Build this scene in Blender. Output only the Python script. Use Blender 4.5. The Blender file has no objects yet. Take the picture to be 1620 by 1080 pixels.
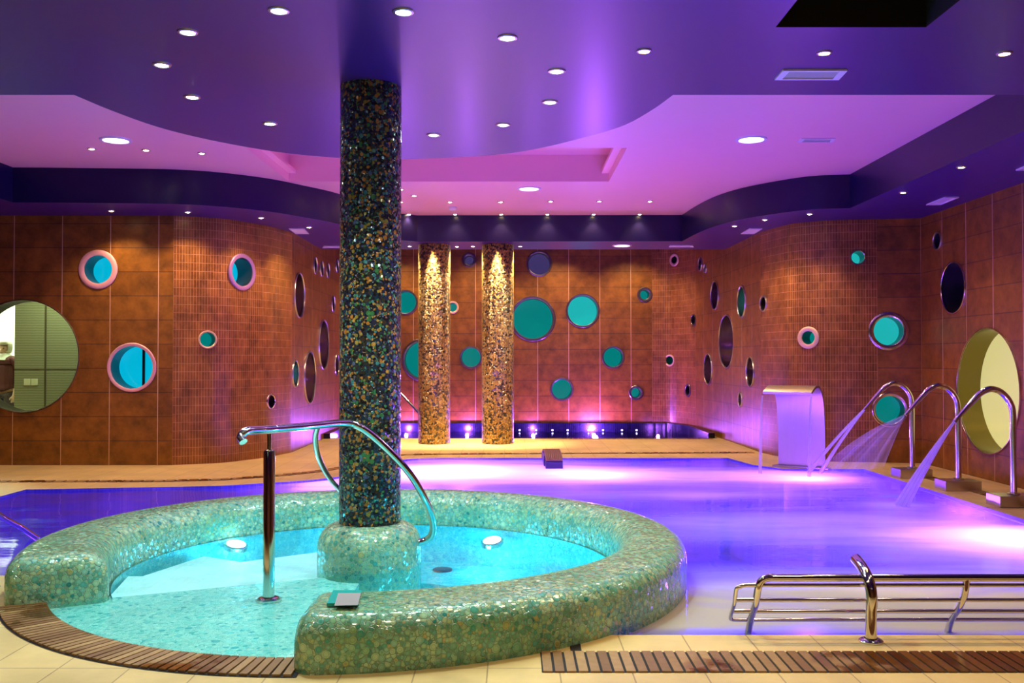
import bpy, bmesh, math, random
from mathutils import Vector, Matrix, noise
from mathutils.geometry import delaunay_2d_cdt
random.seed(7)
S = bpy.context.scene
COL = S.collection
PI = math.pi
# ------------------------------------------------------------------ camera
EYE = 1.32; F = 1500.0; TH = math.atan(27/1500)
cd = bpy.data.cameras.new('camera'); cam = bpy.data.objects.new('camera', cd); COL.objects.link(cam)
cam.location = (0, 0, EYE); cam.rotation_euler = (PI/2+TH, 0, 0)
cd.sensor_width = 36; cd.lens = 36*F/1620; cd.clip_start = .05; cd.clip_end = 100
S.camera = cam
# ------------------------------------------------------------------ world, view
w = bpy.data.worlds.new('world'); S.world = w; w.use_nodes = True
w.node_tree.nodes['Background'].inputs[0].default_value = (.010, .008, .02, 1)
w.node_tree.nodes['Background'].inputs[1].default_value = 1
S.view_settings.view_transform = 'Standard'; S.view_settings.look = 'None'
S.view_settings.gamma = 1; S.view_settings.use_curve_mapping = False
S.view_settings.exposure = 0.6
try:
    S.cycles.use_denoising = True
    S.cycles.sample_clamp_indirect = 4; S.cycles.sample_clamp_direct = 0
    S.cycles.max_bounces = 7; S.cycles.diffuse_bounces = 4; S.cycles.glossy_bounces = 4
    S.cycles.transparent_max_bounces = 12; S.cycles.transmission_bounces = 4
    S.cycles.caustics_reflective = False; S.cycles.caustics_refractive = False
    S.cycles.use_light_tree = True
except Exception as e: print(e)
ZS = 3.1; ZP = 3.5      # dark soffit, lilac ceiling

def ray(px, py):
    u = (px-810)/F; v = (540-py)/F
    return Vector((u, math.cos(TH)-v*math.sin(TH), math.sin(TH)+v*math.cos(TH)))
def G(px, py, z=0.0):
    d = ray(px, py); t = (z-EYE)/d.z
    return Vector((d.x*t, d.y*t, z))
def A(px, py, Y):
    d = ray(px, py); t = Y/d.y
    return Vector((d.x*t, Y, EYE+d.z*t))

# ------------------------------------------------------------------ lamps
def lamp(kind, loc, energy, color, size=.1, target=None, angle=100, blend=.6):
    ld = bpy.data.lights.new('light', kind); ld.energy = energy; ld.color = color
    o = bpy.data.objects.new({'POINT': 'lamp_light', 'SPOT': 'spot_light', 'AREA': 'panel_light'}[kind], ld); COL.objects.link(o); o.location = loc
    if kind == 'SPOT':
        ld.spot_size = math.radians(angle); ld.spot_blend = blend; ld.shadow_soft_size = size
    elif kind == 'AREA': ld.size = size
    else: ld.shadow_soft_size = size
    d = (Vector(target)-Vector(loc)) if target else Vector((0, 0, -1))
    o.rotation_euler = d.to_track_quat('-Z', 'Y').to_euler()
    return o
WARM = (1, .66, .30); PURP = (.36, .09, 1); LILAC = (.66, .24, 1); CYAN = (.05, .66, 1); WHITE = (.9, .97, 1)
# underwater lamps of the big pool
POOL_LAMPS = [((-.75, 11.3, -.45), 175, LILAC), ((.9, 11.0, -.45), 60, LILAC), ((3.3, 10.6, -.40), 80, (.45, .12, 1)),
              ((3.8, 7.1, -.45), 62, LILAC), ((1.5, 7.8, -.7), 85, (.07, .05, 1)), ((-2.0, 9.9, -.4), 40, LILAC),
              ((-4.2, 8.0, -.6), 14, (.2, .06, 1)), ((-3.9, 6.3, -.4), 25, LILAC), ((1.8, 9.3, -.6), 40, (.22, .09, 1))]
for l, e, c in POOL_LAMPS: lamp('POINT', l, e*1.6, c, .12)
# tub lamps
TUB_LAMPS = [((-1.95, 6.85, -.12), 4), ((-.22, 7.15, -.14), 5.5), ((-1.2, 7.3, -.25), 6), ((-.25, 5.3, -.2), 8), ((.3, 6.3, -.2), 6.5), ((-1.6, 6.2, -.03), .8)]
for l, e in TUB_LAMPS: lamp('POINT', l, e, CYAN, .06)
# purple uplights at the foot of the rear wall
for x, y, e in [(-.85, 17.95, 42), (1.55, 17.95, 75), (2.72, 17.7, 7), (-2.0, 17.95, 38), (-2.9, 16.6, 17), (.4, 17.9, 22), (1.55, 17.5, 30)]:
    lamp('POINT', (x, y, -.03), e*1.5, (.40, .11, 1), .03)
# warm and white downlights over the front hall, the weakest added to light foam
for x, y, e in [(-2.5, 3.0, 48), (0, 2.6, 46), (2.2, 3.4, 44), (2.4, 5.0, 12), (-1.5, -1.0, 60), (1.5, -1.0, 60), (4.4, 4.6, 40), (-4.6, 3.6, 70), (-6.3, 8.5, 50), (-4.6, 10.4, 42)]:
    lamp('SPOT', (x, y, 3.05), e, (1, .80, .46), .06, None, 135, .8)

# ------------------------------------------------------------------ object helpers
def tag(o, label=None, cat=None, group=None, kind=None):
    if label: o['label'] = label
    if cat: o['category'] = cat
    if group: o['group'] = group
    if kind: o['kind'] = kind
    return o
def empty(name, loc, label=None, cat=None, group=None):
    o = bpy.data.objects.new(name, None); COL.objects.link(o); o.location = loc; o.empty_display_size = .1
    tag(o, label, cat, group); return o
def wloc(o):
    v = Vector((0, 0, 0))
    while o: v += Vector(o.location); o = o.parent
    return v
class MB:
    def __init__(s): s.v = []; s.f = []; s.uv = None
    def add(s, vs, fs):
        n = len(s.v); s.v += [Vector(p) for p in vs]; s.f += [tuple(i+n for i in f) for f in fs]; return s
    def box(s, a, b, M=None):
        (x0, y0, z0), (x1, y1, z1) = a, b
        vs = [(x0,y0,z0),(x1,y0,z0),(x1,y1,z0),(x0,y1,z0),(x0,y0,z1),(x1,y0,z1),(x1,y1,z1),(x0,y1,z1)]
        if M: vs = [M @ Vector(p) for p in vs]
        return s.add(vs, [(0,3,2,1),(4,5,6,7),(0,1,5,4),(1,2,6,5),(2,3,7,6),(3,0,4,7)])
    def lathe(s, prof, c, n=48, M=None, cap=True):
        c = Vector(c); vs = []; fs = []
        for r, z in prof:
            for i in range(n):
                a = 2*PI*i/n; p = Vector((r*math.cos(a), r*math.sin(a), z))
                vs.append((M @ p if M else p)+c)
        for k in range(len(prof)-1):
            for i in range(n):
                j = (i+1) % n; fs.append((k*n+i, k*n+j, (k+1)*n+j, (k+1)*n+i))
        if cap:
            if prof[0][0] > 1e-6: fs.append(tuple(reversed(range(n))))
            if prof[-1][0] > 1e-6: fs.append(tuple(range((len(prof)-1)*n, len(prof)*n)))
        return s.add(vs, fs)
    def tube(s, pts, r, n=14, closed=False, caps=True):
        pts = [Vector(p) for p in pts]; m = len(pts)
        rr = r if isinstance(r, (list, tuple)) else [r]*m
        T = []
        for i in range(m):
            a = pts[max(i-1, 0)] if not closed else pts[i-1]; b = pts[min(i+1, m-1)] if not closed else pts[(i+1) % m]
            T.append((b-a).normalized())
        u = T[0].orthogonal().normalized(); vs = []; fs = []
        for i in range(m):
            if i: u = (u - T[i]*u.dot(T[i])).normalized()
            w_ = T[i].cross(u)
            for k in range(n):
                a = 2*PI*k/n; vs.append(pts[i]+(u*math.cos(a)+w_*math.sin(a))*rr[i])
        for i in range(m if closed else m-1):
            j = (i+1) % m
            for k in range(n):
                l = (k+1) % n; fs.append((i*n+k, i*n+l, j*n+l, j*n+k))
        if caps and not closed: fs.append(tuple(reversed(range(n)))); fs.append(tuple(range((m-1)*n, m*n)))
        return s.add(vs, fs)
    def build(s, name, m, parent=None, smooth=False, loc=None, bevel=0, sharp=35):
        me = bpy.data.meshes.new(name)
        off = wloc(parent) if parent else Vector((0, 0, 0))
        o = bpy.data.objects.new(name, me); COL.objects.link(o)
        if loc is not None: o.location = Vector(loc)-off; off = Vector(loc)
        me.from_pydata([tuple(p-off) for p in s.v], [], s.f)
        if s.uv:
            L = me.uv_layers.new(name='UVMap')
            for lp in me.loops: L.data[lp.index].uv = s.uv[lp.vertex_index]
        me.materials.append(m)
        bm = bmesh.new(); bm.from_mesh(me); bmesh.ops.recalc_face_normals(bm, faces=bm.faces)
        if bevel: bmesh.ops.bevel(bm, geom=[e for e in bm.edges], offset=bevel, segments=2, affect='EDGES', profile=.6)
        bm.to_mesh(me); bm.free()
        if smooth:
            for p in me.polygons: p.use_smooth = True
            try: me.set_sharp_from_angle(angle=math.radians(sharp))
            except Exception: pass
        if parent: o.parent = parent
        return o
def struct(o): o['kind'] = 'structure'; return o
def copy_tree(o, loc, parent=None):
    c = o.copy(); COL.objects.link(c)
    if parent is None: c.location = loc
    else: c.parent = parent
    for ch in o.children: copy_tree(ch, None, c)
    return c
def smoothpath(P, n=8):
    P = [Vector(p) for p in P]; Q = [P[0]*2-P[1]]+P+[P[-1]*2-P[-2]]; out = []
    for i in range(1, len(Q)-2):
        for k in range(n):
            t = k/n; a, b, c, d = Q[i-1], Q[i], Q[i+1], Q[i+2]
            out.append(.5*((2*b)+(c-a)*t+(2*a-5*b+4*c-d)*t*t+(3*b-a-3*c+d)*t**3))
    out.append(P[-1]); return out
def inside(p, poly):
    x, y = p; r = False; n = len(poly)
    for i in range(n):
        x0, y0 = poly[i][:2]; x1, y1 = poly[i-1][:2]
        if (y0 > y) != (y1 > y) and x < (x1-x0)*(y-y0)/(y1-y0)+x0: r = not r
    return r
def cdt(outer, holes, extra_edges=(), extra_pts=()):
    """triangulated outer polygon minus holes, 2D; returns verts, faces"""
    vs = []; es = []
    for loop in [outer]+list(holes):
        n = len(vs); vs += [Vector(p[:2]) for p in loop]; es += [(n+i, n+(i+1) % len(loop)) for i in range(len(loop))]
    for a, b in extra_edges:
        n = len(vs); vs += [Vector(a), Vector(b)]; es.append((n, n+1))
    vs += [Vector(p) for p in extra_pts]
    r = delaunay_2d_cdt(vs, es, [], 0, 1e-5)
    V, Fs = r[0], r[2]; out = []
    for f in Fs:
        c = sum((V[i] for i in f), Vector((0, 0)))/len(f)
        if inside(c, outer) and not any(inside(c, h) for h in holes): out.append(tuple(f))
    return V, out
def plate(outer, holes, z, extra_pts=()):
    V, fs = cdt(outer, holes, (), extra_pts); m = MB(); m.add([(v.x, v.y, z) for v in V], fs); return m
def circ(c, r, n=64): return [(c[0]+r*math.cos(2*PI*i/n), c[1]+r*math.sin(2*PI*i/n)) for i in range(n)]

# ------------------------------------------------------------------ materials
def new(name):
    m = bpy.data.materials.new(name); m.use_nodes = True; nt = m.node_tree; return m, nt, nt.nodes['Principled BSDF']
def N(nt, t, **kw):
    n = nt.nodes.new(t)
    for k, v in kw.items(): setattr(n, k, v)
    return n
def rgba(c): return (c[0], c[1], c[2], 1)
def simple(name, c, rough=.5, metal=0, emit=None, es=1, spec=.5, coat=0):
    m, nt, b = new(name); b.inputs['Base Color'].default_value = rgba(c); b.inputs['Roughness'].default_value = rough
    b.inputs['Metallic'].default_value = metal; b.inputs['Specular IOR Level'].default_value = spec
    b.inputs['Coat Weight'].default_value = coat
    if emit: b.inputs['Emission Color'].default_value = rgba(emit); b.inputs['Emission Strength'].default_value = es
    return m
def ramp(nt, stops, interp='LINEAR'):
    r = N(nt, 'ShaderNodeValToRGB'); cr = r.color_ramp; cr.interpolation = interp
    while len(cr.elements) < len(stops): cr.elements.new(.5)
    for e, (p, c) in zip(cr.elements, stops): e.position = p; e.color = rgba(c)
    return r
def math_(nt, op, a, b=None):
    n = N(nt, 'ShaderNodeMath', operation=op)
    for i, x in enumerate((a, b)):
        if x is None: continue
        if isinstance(x, (int, float)): n.inputs[i].default_value = x
        else: nt.links.new(x, n.inputs[i])
    return n.outputs[0]
def mixc(nt, fac, a, b, blend='MIX'):
    n = N(nt, 'ShaderNodeMix', data_type='RGBA', blend_type=blend)
    for s_, x in ((0, fac), (6, a), (7, b)):
        if isinstance(x, (int, float)): n.inputs[s_].default_value = x
        elif isinstance(x, tuple): n.inputs[s_].default_value = rgba(x)
        else: nt.links.new(x, n.inputs[s_])
    return n.outputs[2]
def paint(name, c, rough, spec=.5, coat=0, var=.08):
    m, nt, b = new(name); tc = N(nt, 'ShaderNodeTexCoord'); nz = N(nt, 'ShaderNodeTexNoise'); nz.inputs['Scale'].default_value = 1.3
    nz.inputs['Detail'].default_value = 5; nt.links.new(tc.outputs['Object'], nz.inputs['Vector'])
    d = tuple(x*(1-var) for x in c); l = tuple(min(1, x*(1+var)) for x in c)
    nt.links.new(mixc(nt, nz.outputs[0], d, l), b.inputs['Base Color'])
    b.inputs['Roughness'].default_value = rough; b.inputs['Specular IOR Level'].default_value = spec
    b.inputs['Coat Weight'].default_value = coat; b.inputs['Coat Roughness'].default_value = rough*.6
    return m
def tiled(name, c1, c2, joint, tw, thh, off, mortar=.006, rough=.42, uv=True, bump=.25, noise_s=9, shift=(0, 0), spec=.5, dark=.5, vline=None):
    m, nt, b = new(name); tc = N(nt, 'ShaderNodeTexCoord'); mp = N(nt, 'ShaderNodeMapping')
    nt.links.new(tc.outputs['UV' if uv else 'Object'], mp.inputs[0]); mp.inputs['Location'].default_value = (shift[0], shift[1], 0)
    br = N(nt, 'ShaderNodeTexBrick'); nt.links.new(mp.outputs[0], br.inputs['Vector'])
    br.offset = off; br.squash = 1
    br.inputs['Scale'].default_value = 1; br.inputs['Brick Width'].default_value = tw; br.inputs['Row Height'].default_value = thh
    br.inputs['Mortar Size'].default_value = mortar; br.inputs['Mortar Smooth'].default_value = .2; br.inputs['Bias'].default_value = 0
    br.inputs['Color1'].default_value = rgba(c1); br.inputs['Color2'].default_value = rgba(c2); br.inputs['Mortar'].default_value = rgba(joint)
    nz = N(nt, 'ShaderNodeTexNoise'); nz.inputs['Scale'].default_value = noise_s; nz.inputs['Detail'].default_value = 9; nz.inputs['Roughness'].default_value = .65
    nt.links.new(tc.outputs['Object'], nz.inputs['Vector'])
    nr = ramp(nt, [(.3, (dark, dark, dark)), (.7, (1.25, 1.25, 1.25))]); nt.links.new(nz.outputs[0], nr.inputs[0])
    colr = mixc(nt, 1.0, br.outputs['Color'], nr.outputs[0], 'MULTIPLY')
    if vline:
        sx = N(nt, 'ShaderNodeSeparateXYZ'); nt.links.new(mp.outputs[0], sx.inputs[0])
        fr_ = math_(nt, 'FRACT', math_(nt, 'ADD', math_(nt, 'DIVIDE', sx.outputs[0], tw), .5))
        ln = math_(nt, 'LESS_THAN', math_(nt, 'ABSOLUTE', math_(nt, 'SUBTRACT', fr_, .5)), .0085)
        colr = mixc(nt, ln, colr, vline)
    nt.links.new(colr, b.inputs['Base Color'])
    b.inputs['Roughness'].default_value = rough; b.inputs['Specular IOR Level'].default_value = spec
    bp = N(nt, 'ShaderNodeBump'); bp.inputs['Strength'].default_value = bump; bp.inputs['Distance'].default_value = .004
    h = math_(nt, 'SUBTRACT', math_(nt, 'MULTIPLY', nz.outputs[0], .5), br.outputs['Fac'])
    nt.links.new(h, bp.inputs['Height']); nt.links.new(bp.outputs[0], b.inputs['Normal'])
    return m
def bubbles(name, scale, stops, grout, rough=.25, tilt=.25, metal=0, spec=.5, big=None, coat=0, disc=.40, rand=.85, discs=.62):
    """round pebble mosaic: discs of many sizes set in grout"""
    m, nt, b = new(name); tc = N(nt, 'ShaderNodeTexCoord')
    v = N(nt, 'ShaderNodeTexVoronoi', feature='F1'); v.inputs['Scale'].default_value = scale; v.inputs['Randomness'].default_value = rand
    nt.links.new(tc.outputs['Object'], v.inputs['Vector'])
    e = N(nt, 'ShaderNodeTexVoronoi', feature='DISTANCE_TO_EDGE'); e.inputs['Scale'].default_value = scale
    e.inputs['Randomness'].default_value = rand; nt.links.new(tc.outputs['Object'], e.inputs['Vector'])
    # inner ring: where the distance to the grout and to the centre balance, rounded off
    q = math_(nt, 'DIVIDE', v.outputs['Distance'], math_(nt, 'ADD', v.outputs['Distance'], math_(nt, 'MULTIPLY', e.outputs['Distance'], 1.6)))
    sep = N(nt, 'ShaderNodeSeparateColor'); nt.links.new(v.outputs['Color'], sep.inputs[0])
    r = ramp(nt, stops, 'CONSTANT'); nt.links.new(sep.outputs[0], r.inputs[0])
    edge = ramp(nt, [(.80, (1, 1, 1)), (.90, (0, 0, 0))]); nt.links.new(q, edge.inputs[0])
    rsel = r.outputs[0]
    if discs:
        v2 = N(nt, 'ShaderNodeTexVoronoi', feature='F1'); v2.inputs['Scale'].default_value = scale*discs; nt.links.new(tc.outputs['Object'], v2.inputs['Vector'])
        n2 = N(nt, 'ShaderNodeTexVoronoi', feature='N_SPHERE_RADIUS'); n2.inputs['Scale'].default_value = scale*discs; nt.links.new(tc.outputs['Object'], n2.inputs['Vector'])
        q2 = math_(nt, 'DIVIDE', v2.outputs['Distance'], math_(nt, 'MULTIPLY', n2.outputs['Radius'], 1.35))
        on = ramp(nt, [(.99, (1, 1, 1)), (1.0, (0, 0, 0))], 'CONSTANT'); nt.links.new(q2, on.inputs[0])
        s2 = N(nt, 'ShaderNodeSeparateColor'); nt.links.new(v2.outputs['Color'], s2.inputs[0])
        r2 = ramp(nt, stops, 'CONSTANT'); nt.links.new(s2.outputs[0], r2.inputs[0])
        rsel = mixc(nt, on.outputs[0], r.outputs[0], r2.outputs[0])
        # map the disc radius on the same 0..0.85 profile as the small cells
        qa = math_(nt, 'MULTIPLY', q, math_(nt, 'SUBTRACT', 1, on.outputs[0]))
        q = math_(nt, 'ADD', qa, math_(nt, 'MULTIPLY', math_(nt, 'MULTIPLY', q2, .92), on.outputs[0]))
        nt.links.new(q, edge.inputs[0])
    # concentric rim of each disc
    rim = ramp(nt, [(.45, (1, 1, 1)), (.62, (.70, .72, .70)), (.76, (1.1, 1.1, 1.1))]); nt.links.new(q, rim.inputs[0])
    c = mixc(nt, 1.0, rsel, rim.outputs[0], 'MULTIPLY')
    if big:
        nz = N(nt, 'ShaderNodeTexNoise'); nz.inputs['Scale'].default_value = big[0]; nt.links.new(tc.outputs['Object'], nz.inputs['Vector'])
        nr = ramp(nt, [(.42, (0, 0, 0)), (.6, (1, 1, 1))]); nt.links.new(nz.outputs[0], nr.inputs[0])
        c = mixc(nt, math_(nt, 'MULTIPLY', nr.outputs[0], big[2]), c, mixc(nt, 1.0, c, big[1], 'MULTIPLY'))
    nt.links.new(mixc(nt, edge.outputs[0], grout, c), b.inputs['Base Color'])
    b.inputs['Roughness'].default_value = rough; b.inputs['Metallic'].default_value = metal; b.inputs['Specular IOR Level'].default_value = spec
    b.inputs['Coat Weight'].default_value = coat; b.inputs['Coat Roughness'].default_value = .08
    bp = N(nt, 'ShaderNodeBump'); bp.inputs['Strength'].default_value = .8; bp.inputs['Distance'].default_value = .25/scale
    nt.links.new(edge.outputs[0], bp.inputs['Height'])
    if tilt:
        vm = N(nt, 'ShaderNodeVectorMath', operation='SUBTRACT'); nt.links.new(v.outputs['Color'], vm.inputs[0]); vm.inputs[1].default_value = (.5, .5, .5)
        vs = N(nt, 'ShaderNodeVectorMath', operation='SCALE'); nt.links.new(vm.outputs[0], vs.inputs[0]); vs.inputs['Scale'].default_value = tilt*2
        va = N(nt, 'ShaderNodeVectorMath', operation='ADD'); nt.links.new(bp.outputs[0], va.inputs[0]); nt.links.new(vs.outputs[0], va.inputs[1])
        vn = N(nt, 'ShaderNodeVectorMath', operation='NORMALIZE'); nt.links.new(va.outputs[0], vn.inputs[0])
        nt.links.new(vn.outputs[0], b.inputs['Normal'])
        if coat: nt.links.new(vn.outputs[0], b.inputs['Coat Normal'])
    else: nt.links.new(bp.outputs[0], b.inputs['Normal'])
    return m

M = {}
M['tile'] = tiled('brown_wall_tile', (.29, .112, .014), (.235, .090, .012), (.12, .045, .018), .6, .3, 0, .006, .38, noise_s=6, vline=(.62, .36, .22))
M['stick'] = tiled('brown_stick_mosaic', (.30, .110, .016), (.21, .072, .012), (.50, .24, .10), .034, .105, 0, .003, .30, noise_s=4)
M['floor'] = tiled('cream_floor_tile', (.66, .50, .22), (.62, .465, .205), (.34, .24, .12), .305, .61, 0, .0035, .33, uv=False, bump=.05, noise_s=2.0, shift=(-.506, -4.07), dark=.86)
M['navy'] = paint('dark_violet_gloss_paint', (.042, .007, .135), .33, .34, .06)
M['fascia'] = paint('navy_gloss_paint', (.008, .006, .045), .30, .3, .06)
M['lilac'] = paint('pale_ceiling_paint', (.98, .50, .52), .38, .4, .15, .03)  # white paint; the pink cast of the lamps is put into its colour
M['steel'] = simple('polished_steel', (.72, .68, .62), .10, 1)
M['brush'] = simple('brushed_steel', (.62, .58, .52), .28, 1)
M['rimsteel'] = simple('steel_window_ring', (.72, .55, .52), .18, 1)
M['reveal'] = simple('dark_steel_reveal', (.10, .09, .10), .3, .8)
M['rimdark'] = simple('dark_window_ring', (.16, .13, .15), .3, .8)
M['rimwarm'] = simple('brass_window_ring', (.9, .62, .38), .4, .5)
M['rimpink'] = simple('rose_window_ring', (.80, .40, .42), .5, .25)
M['rimviolet'] = simple('violet_window_ring', (.42, .20, .42), .45, .3)
M['gold_reveal'] = simple('brass_toned_reveal', (.20, .155, .045), .26, 1)
GREEN = [(0, (.15, .38, .26)), (.14, (.25, .50, .34)), (.30, (.34, .56, .34)), (.46, (.44, .62, .38)), (.60, (.12, .42, .33)), (.72, (.42, .54, .28)), (.80, (.27, .54, .42)), (.94, (.50, .46, .20)), (.97, (.03, .24, .21))]
M['tub'] = bubbles('green_pebble_mosaic', 48, GREEN, (.20, .31, .20), .16, .12, big=(3.5, (.55, .80, .68), .7), coat=.4)
M['ped'] = bubbles('green_pebble_mosaic_fine', 52, GREEN, (.32, .40, .26), .16, .12, big=(3, (.6, .88, .78), .6), coat=.4)
AQUA = [(0, (.42, .80, .72)), (.2, (.55, .86, .76)), (.45, (.64, .90, .80)), (.70, (.26, .66, .62)), (.8, (.72, .92, .78)), (.93, (.06, .45, .46))]
M['entry'] = bubbles('aqua_pebble_mosaic', 40, AQUA, (.52, .80, .72), .2, .08, big=(9, (.7, .97, .97), .4))
M['basin'] = bubbles('turquoise_pebble_mosaic', 40, [(0, (.05, .56, .66)), (.3, (.10, .64, .70)), (.6, (.04, .50, .64)), (.8, (.18, .70, .74))], (.08, .55, .66), .25, .05)
DARKC = [(0, (.012, .010, .010)), (.22, (.05, .03, .015)), (.36, (.012, .03, .05)), (.46, (.50, .16, .02)), (.55, (.05, .18, .05)), (.63, (.015, .012, .014)), (.73, (.34, .22, .03)), (.80, (.06, .20, .18)), (.86, (.02, .02, .05)), (.93, (.55, .24, .04)), (.97, (.10, .12, .22))]
M['darkcol'] = bubbles('dark_iridescent_mosaic', 62, DARKC, (.010, .008, .008), .16, .30, metal=.2, spec=.5, coat=.25, disc=.5)
GOLD = [(0, (.40, .22, .03)), (.2, (.28, .15, .02)), (.36, (.48, .28, .05)), (.48, (.10, .05, .012)), (.58, (.34, .18, .03)), (.74, (.02, .01, .006)), (.93, (.52, .32, .07))]
M['goldcol'] = bubbles('gold_brown_mosaic', 34, GOLD, (.06, .035, .015), .32, .24, metal=.1, coat=.1, discs=None)
M['white_step'] = tiled('white_step_tile', (.92, .95, .90), (.90, .94, .90), (.75, .85, .82), .05, .05, 0, .002, .4, uv=False, bump=.05, noise_s=3, dark=.9)
M['pooltile'] = tiled('blue_pool_tile', (.10, .09, .50), (.085, .07, .44), (.16, .14, .45), .04, .04, 0, .003, .3, uv=False, bump=.05, noise_s=3, dark=.8)
M['curb'] = tiled('dark_blue_curb_tile', (.006, .006, .02), (.004, .004, .016), (.015, .012, .04), .04, .04, 0, .004, .25, uv=False, bump=.1, spec=.25)
M['black'] = simple('matt_black', (.004, .003, .006), .8)
M['vent_white'] = simple('white_vent_metal', (.80, .70, .78), .4)
M['vent_in'] = simple('grey_vent_filter', (.42, .38, .36), .7)
M['lamp_white'] = simple('cold_lamp', (1, 1, 1), .4, emit=(.72, .98, 1), es=60)
M['lamp_warm'] = simple('warm_lamp', (1, 1, 1), .4, emit=(1, .74, .34), es=45)
M['lamp_big'] = simple('round_lamp_diffuser', (1, 1, 1), .4, emit=(1, .93, .82), es=5)
M['lamp_pool'] = simple('underwater_lamp_glass', (1, 1, 1), .4, emit=(.78, .82, 1), es=9)
M['lamp_blue'] = simple('small_pool_lamp_glass', (1, 1, 1), .4, emit=(.6, .7, 1), es=3)
M['pillow_top'] = simple('plum_slat_top', (.26, .11, .11), .4)
M['pillow_base'] = simple('navy_pillow_base', (.02, .012, .12), .35)
def pane(name, c, s, rough=.08):
    return simple(name, tuple(x*.3 for x in c), rough, 0, emit=c, es=s, spec=.6)
M['teal'] = pane('teal_lit_pane', (.0, .16, .15), .8); M['teal2'] = pane('blue_lit_pane', (.0, .33, .48), .9)
M['tealb'] = pane('bright_teal_pane', (.01, .36, .35), .8)
M['darkpane'] = simple('dark_pane', (.010, .016, .03), .1, spec=.6)
M['violetpane'] = pane('dull_violet_pane', (.05, .035, .13), .6)
M['greypane'] = simple('smoky_pane', (.05, .035, .045), .15, spec=.7)
M['limepane'] = pane('lime_lit_pane', (.46, .42, .15), .9, .3)
def glass(name, tint, refl=1.0):
    m, nt, b = new(name); nt.nodes.remove(b); out = nt.nodes['Material Output']
    t = N(nt, 'ShaderNodeBsdfTransparent'); t.inputs[0].default_value = rgba(tint)
    g = N(nt, 'ShaderNodeBsdfGlossy'); g.inputs['Roughness'].default_value = .03
    f = N(nt, 'ShaderNodeFresnel'); f.inputs[0].default_value = 1.45
    mx = N(nt, 'ShaderNodeMixShader'); nt.links.new(math_(nt, 'MULTIPLY', f.outputs[0], refl), mx.inputs[0]); nt.links.new(t.outputs[0], mx.inputs[1]); nt.links.new(g.outputs[0], mx.inputs[2])
    nt.links.new(mx.outputs[0], out.inputs[0]); return m
M['glass_green'] = glass('greenish_window_glass', (.86, .95, .80)); M['glass_clear'] = glass('clear_plate_glass', (.7, 1, .97))
def wood():
    m, nt, b = new('wet_teak'); tc = N(nt, 'ShaderNodeTexCoord'); nz = N(nt, 'ShaderNodeTexNoise'); nz.inputs['Scale'].default_value = 2.2; nz.inputs['Detail'].default_value = 6
    nt.links.new(tc.outputs['Object'], nz.inputs['Vector'])
    n2 = N(nt, 'ShaderNodeTexNoise'); n2.inputs['Scale'].default_value = 30; n2.inputs['Detail'].default_value = 4; nt.links.new(tc.outputs['Object'], n2.inputs['Vector'])
    at = N(nt, 'ShaderNodeAttribute'); at.attribute_name = 'tone'
    base = mixc(nt, at.outputs['Fac'], (.22, .105, .03), (.50, .31, .125))
    base = mixc(nt, n2.outputs[0], mixc(nt, 1., base, (.55, .5, .45), 'MULTIPLY'), base)
    wt = N(nt, 'ShaderNodeAttribute'); wt.attribute_name = 'wetness'
    wet = ramp(nt, [(.54, (0, 0, 0)), (.62, (1, 1, 1))]); nt.links.new(math_(nt, 'ADD', nz.outputs[0], math_(nt, 'MULTIPLY', wt.outputs['Fac'], .28)), wet.inputs[0])
    nt.links.new(mixc(nt, wet.outputs[0], base, mixc(nt, 1., base, (.42, .26, .17), 'MULTIPLY')), b.inputs['Base Color'])
    rr = ramp(nt, [(0, (.5, .5, .5)), (1, (.12, .12, .12))]); nt.links.new(wet.outputs[0], rr.inputs[0]); nt.links.new(rr.outputs[0], b.inputs['Roughness'])
    return m
M['wood'] = wood()
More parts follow.
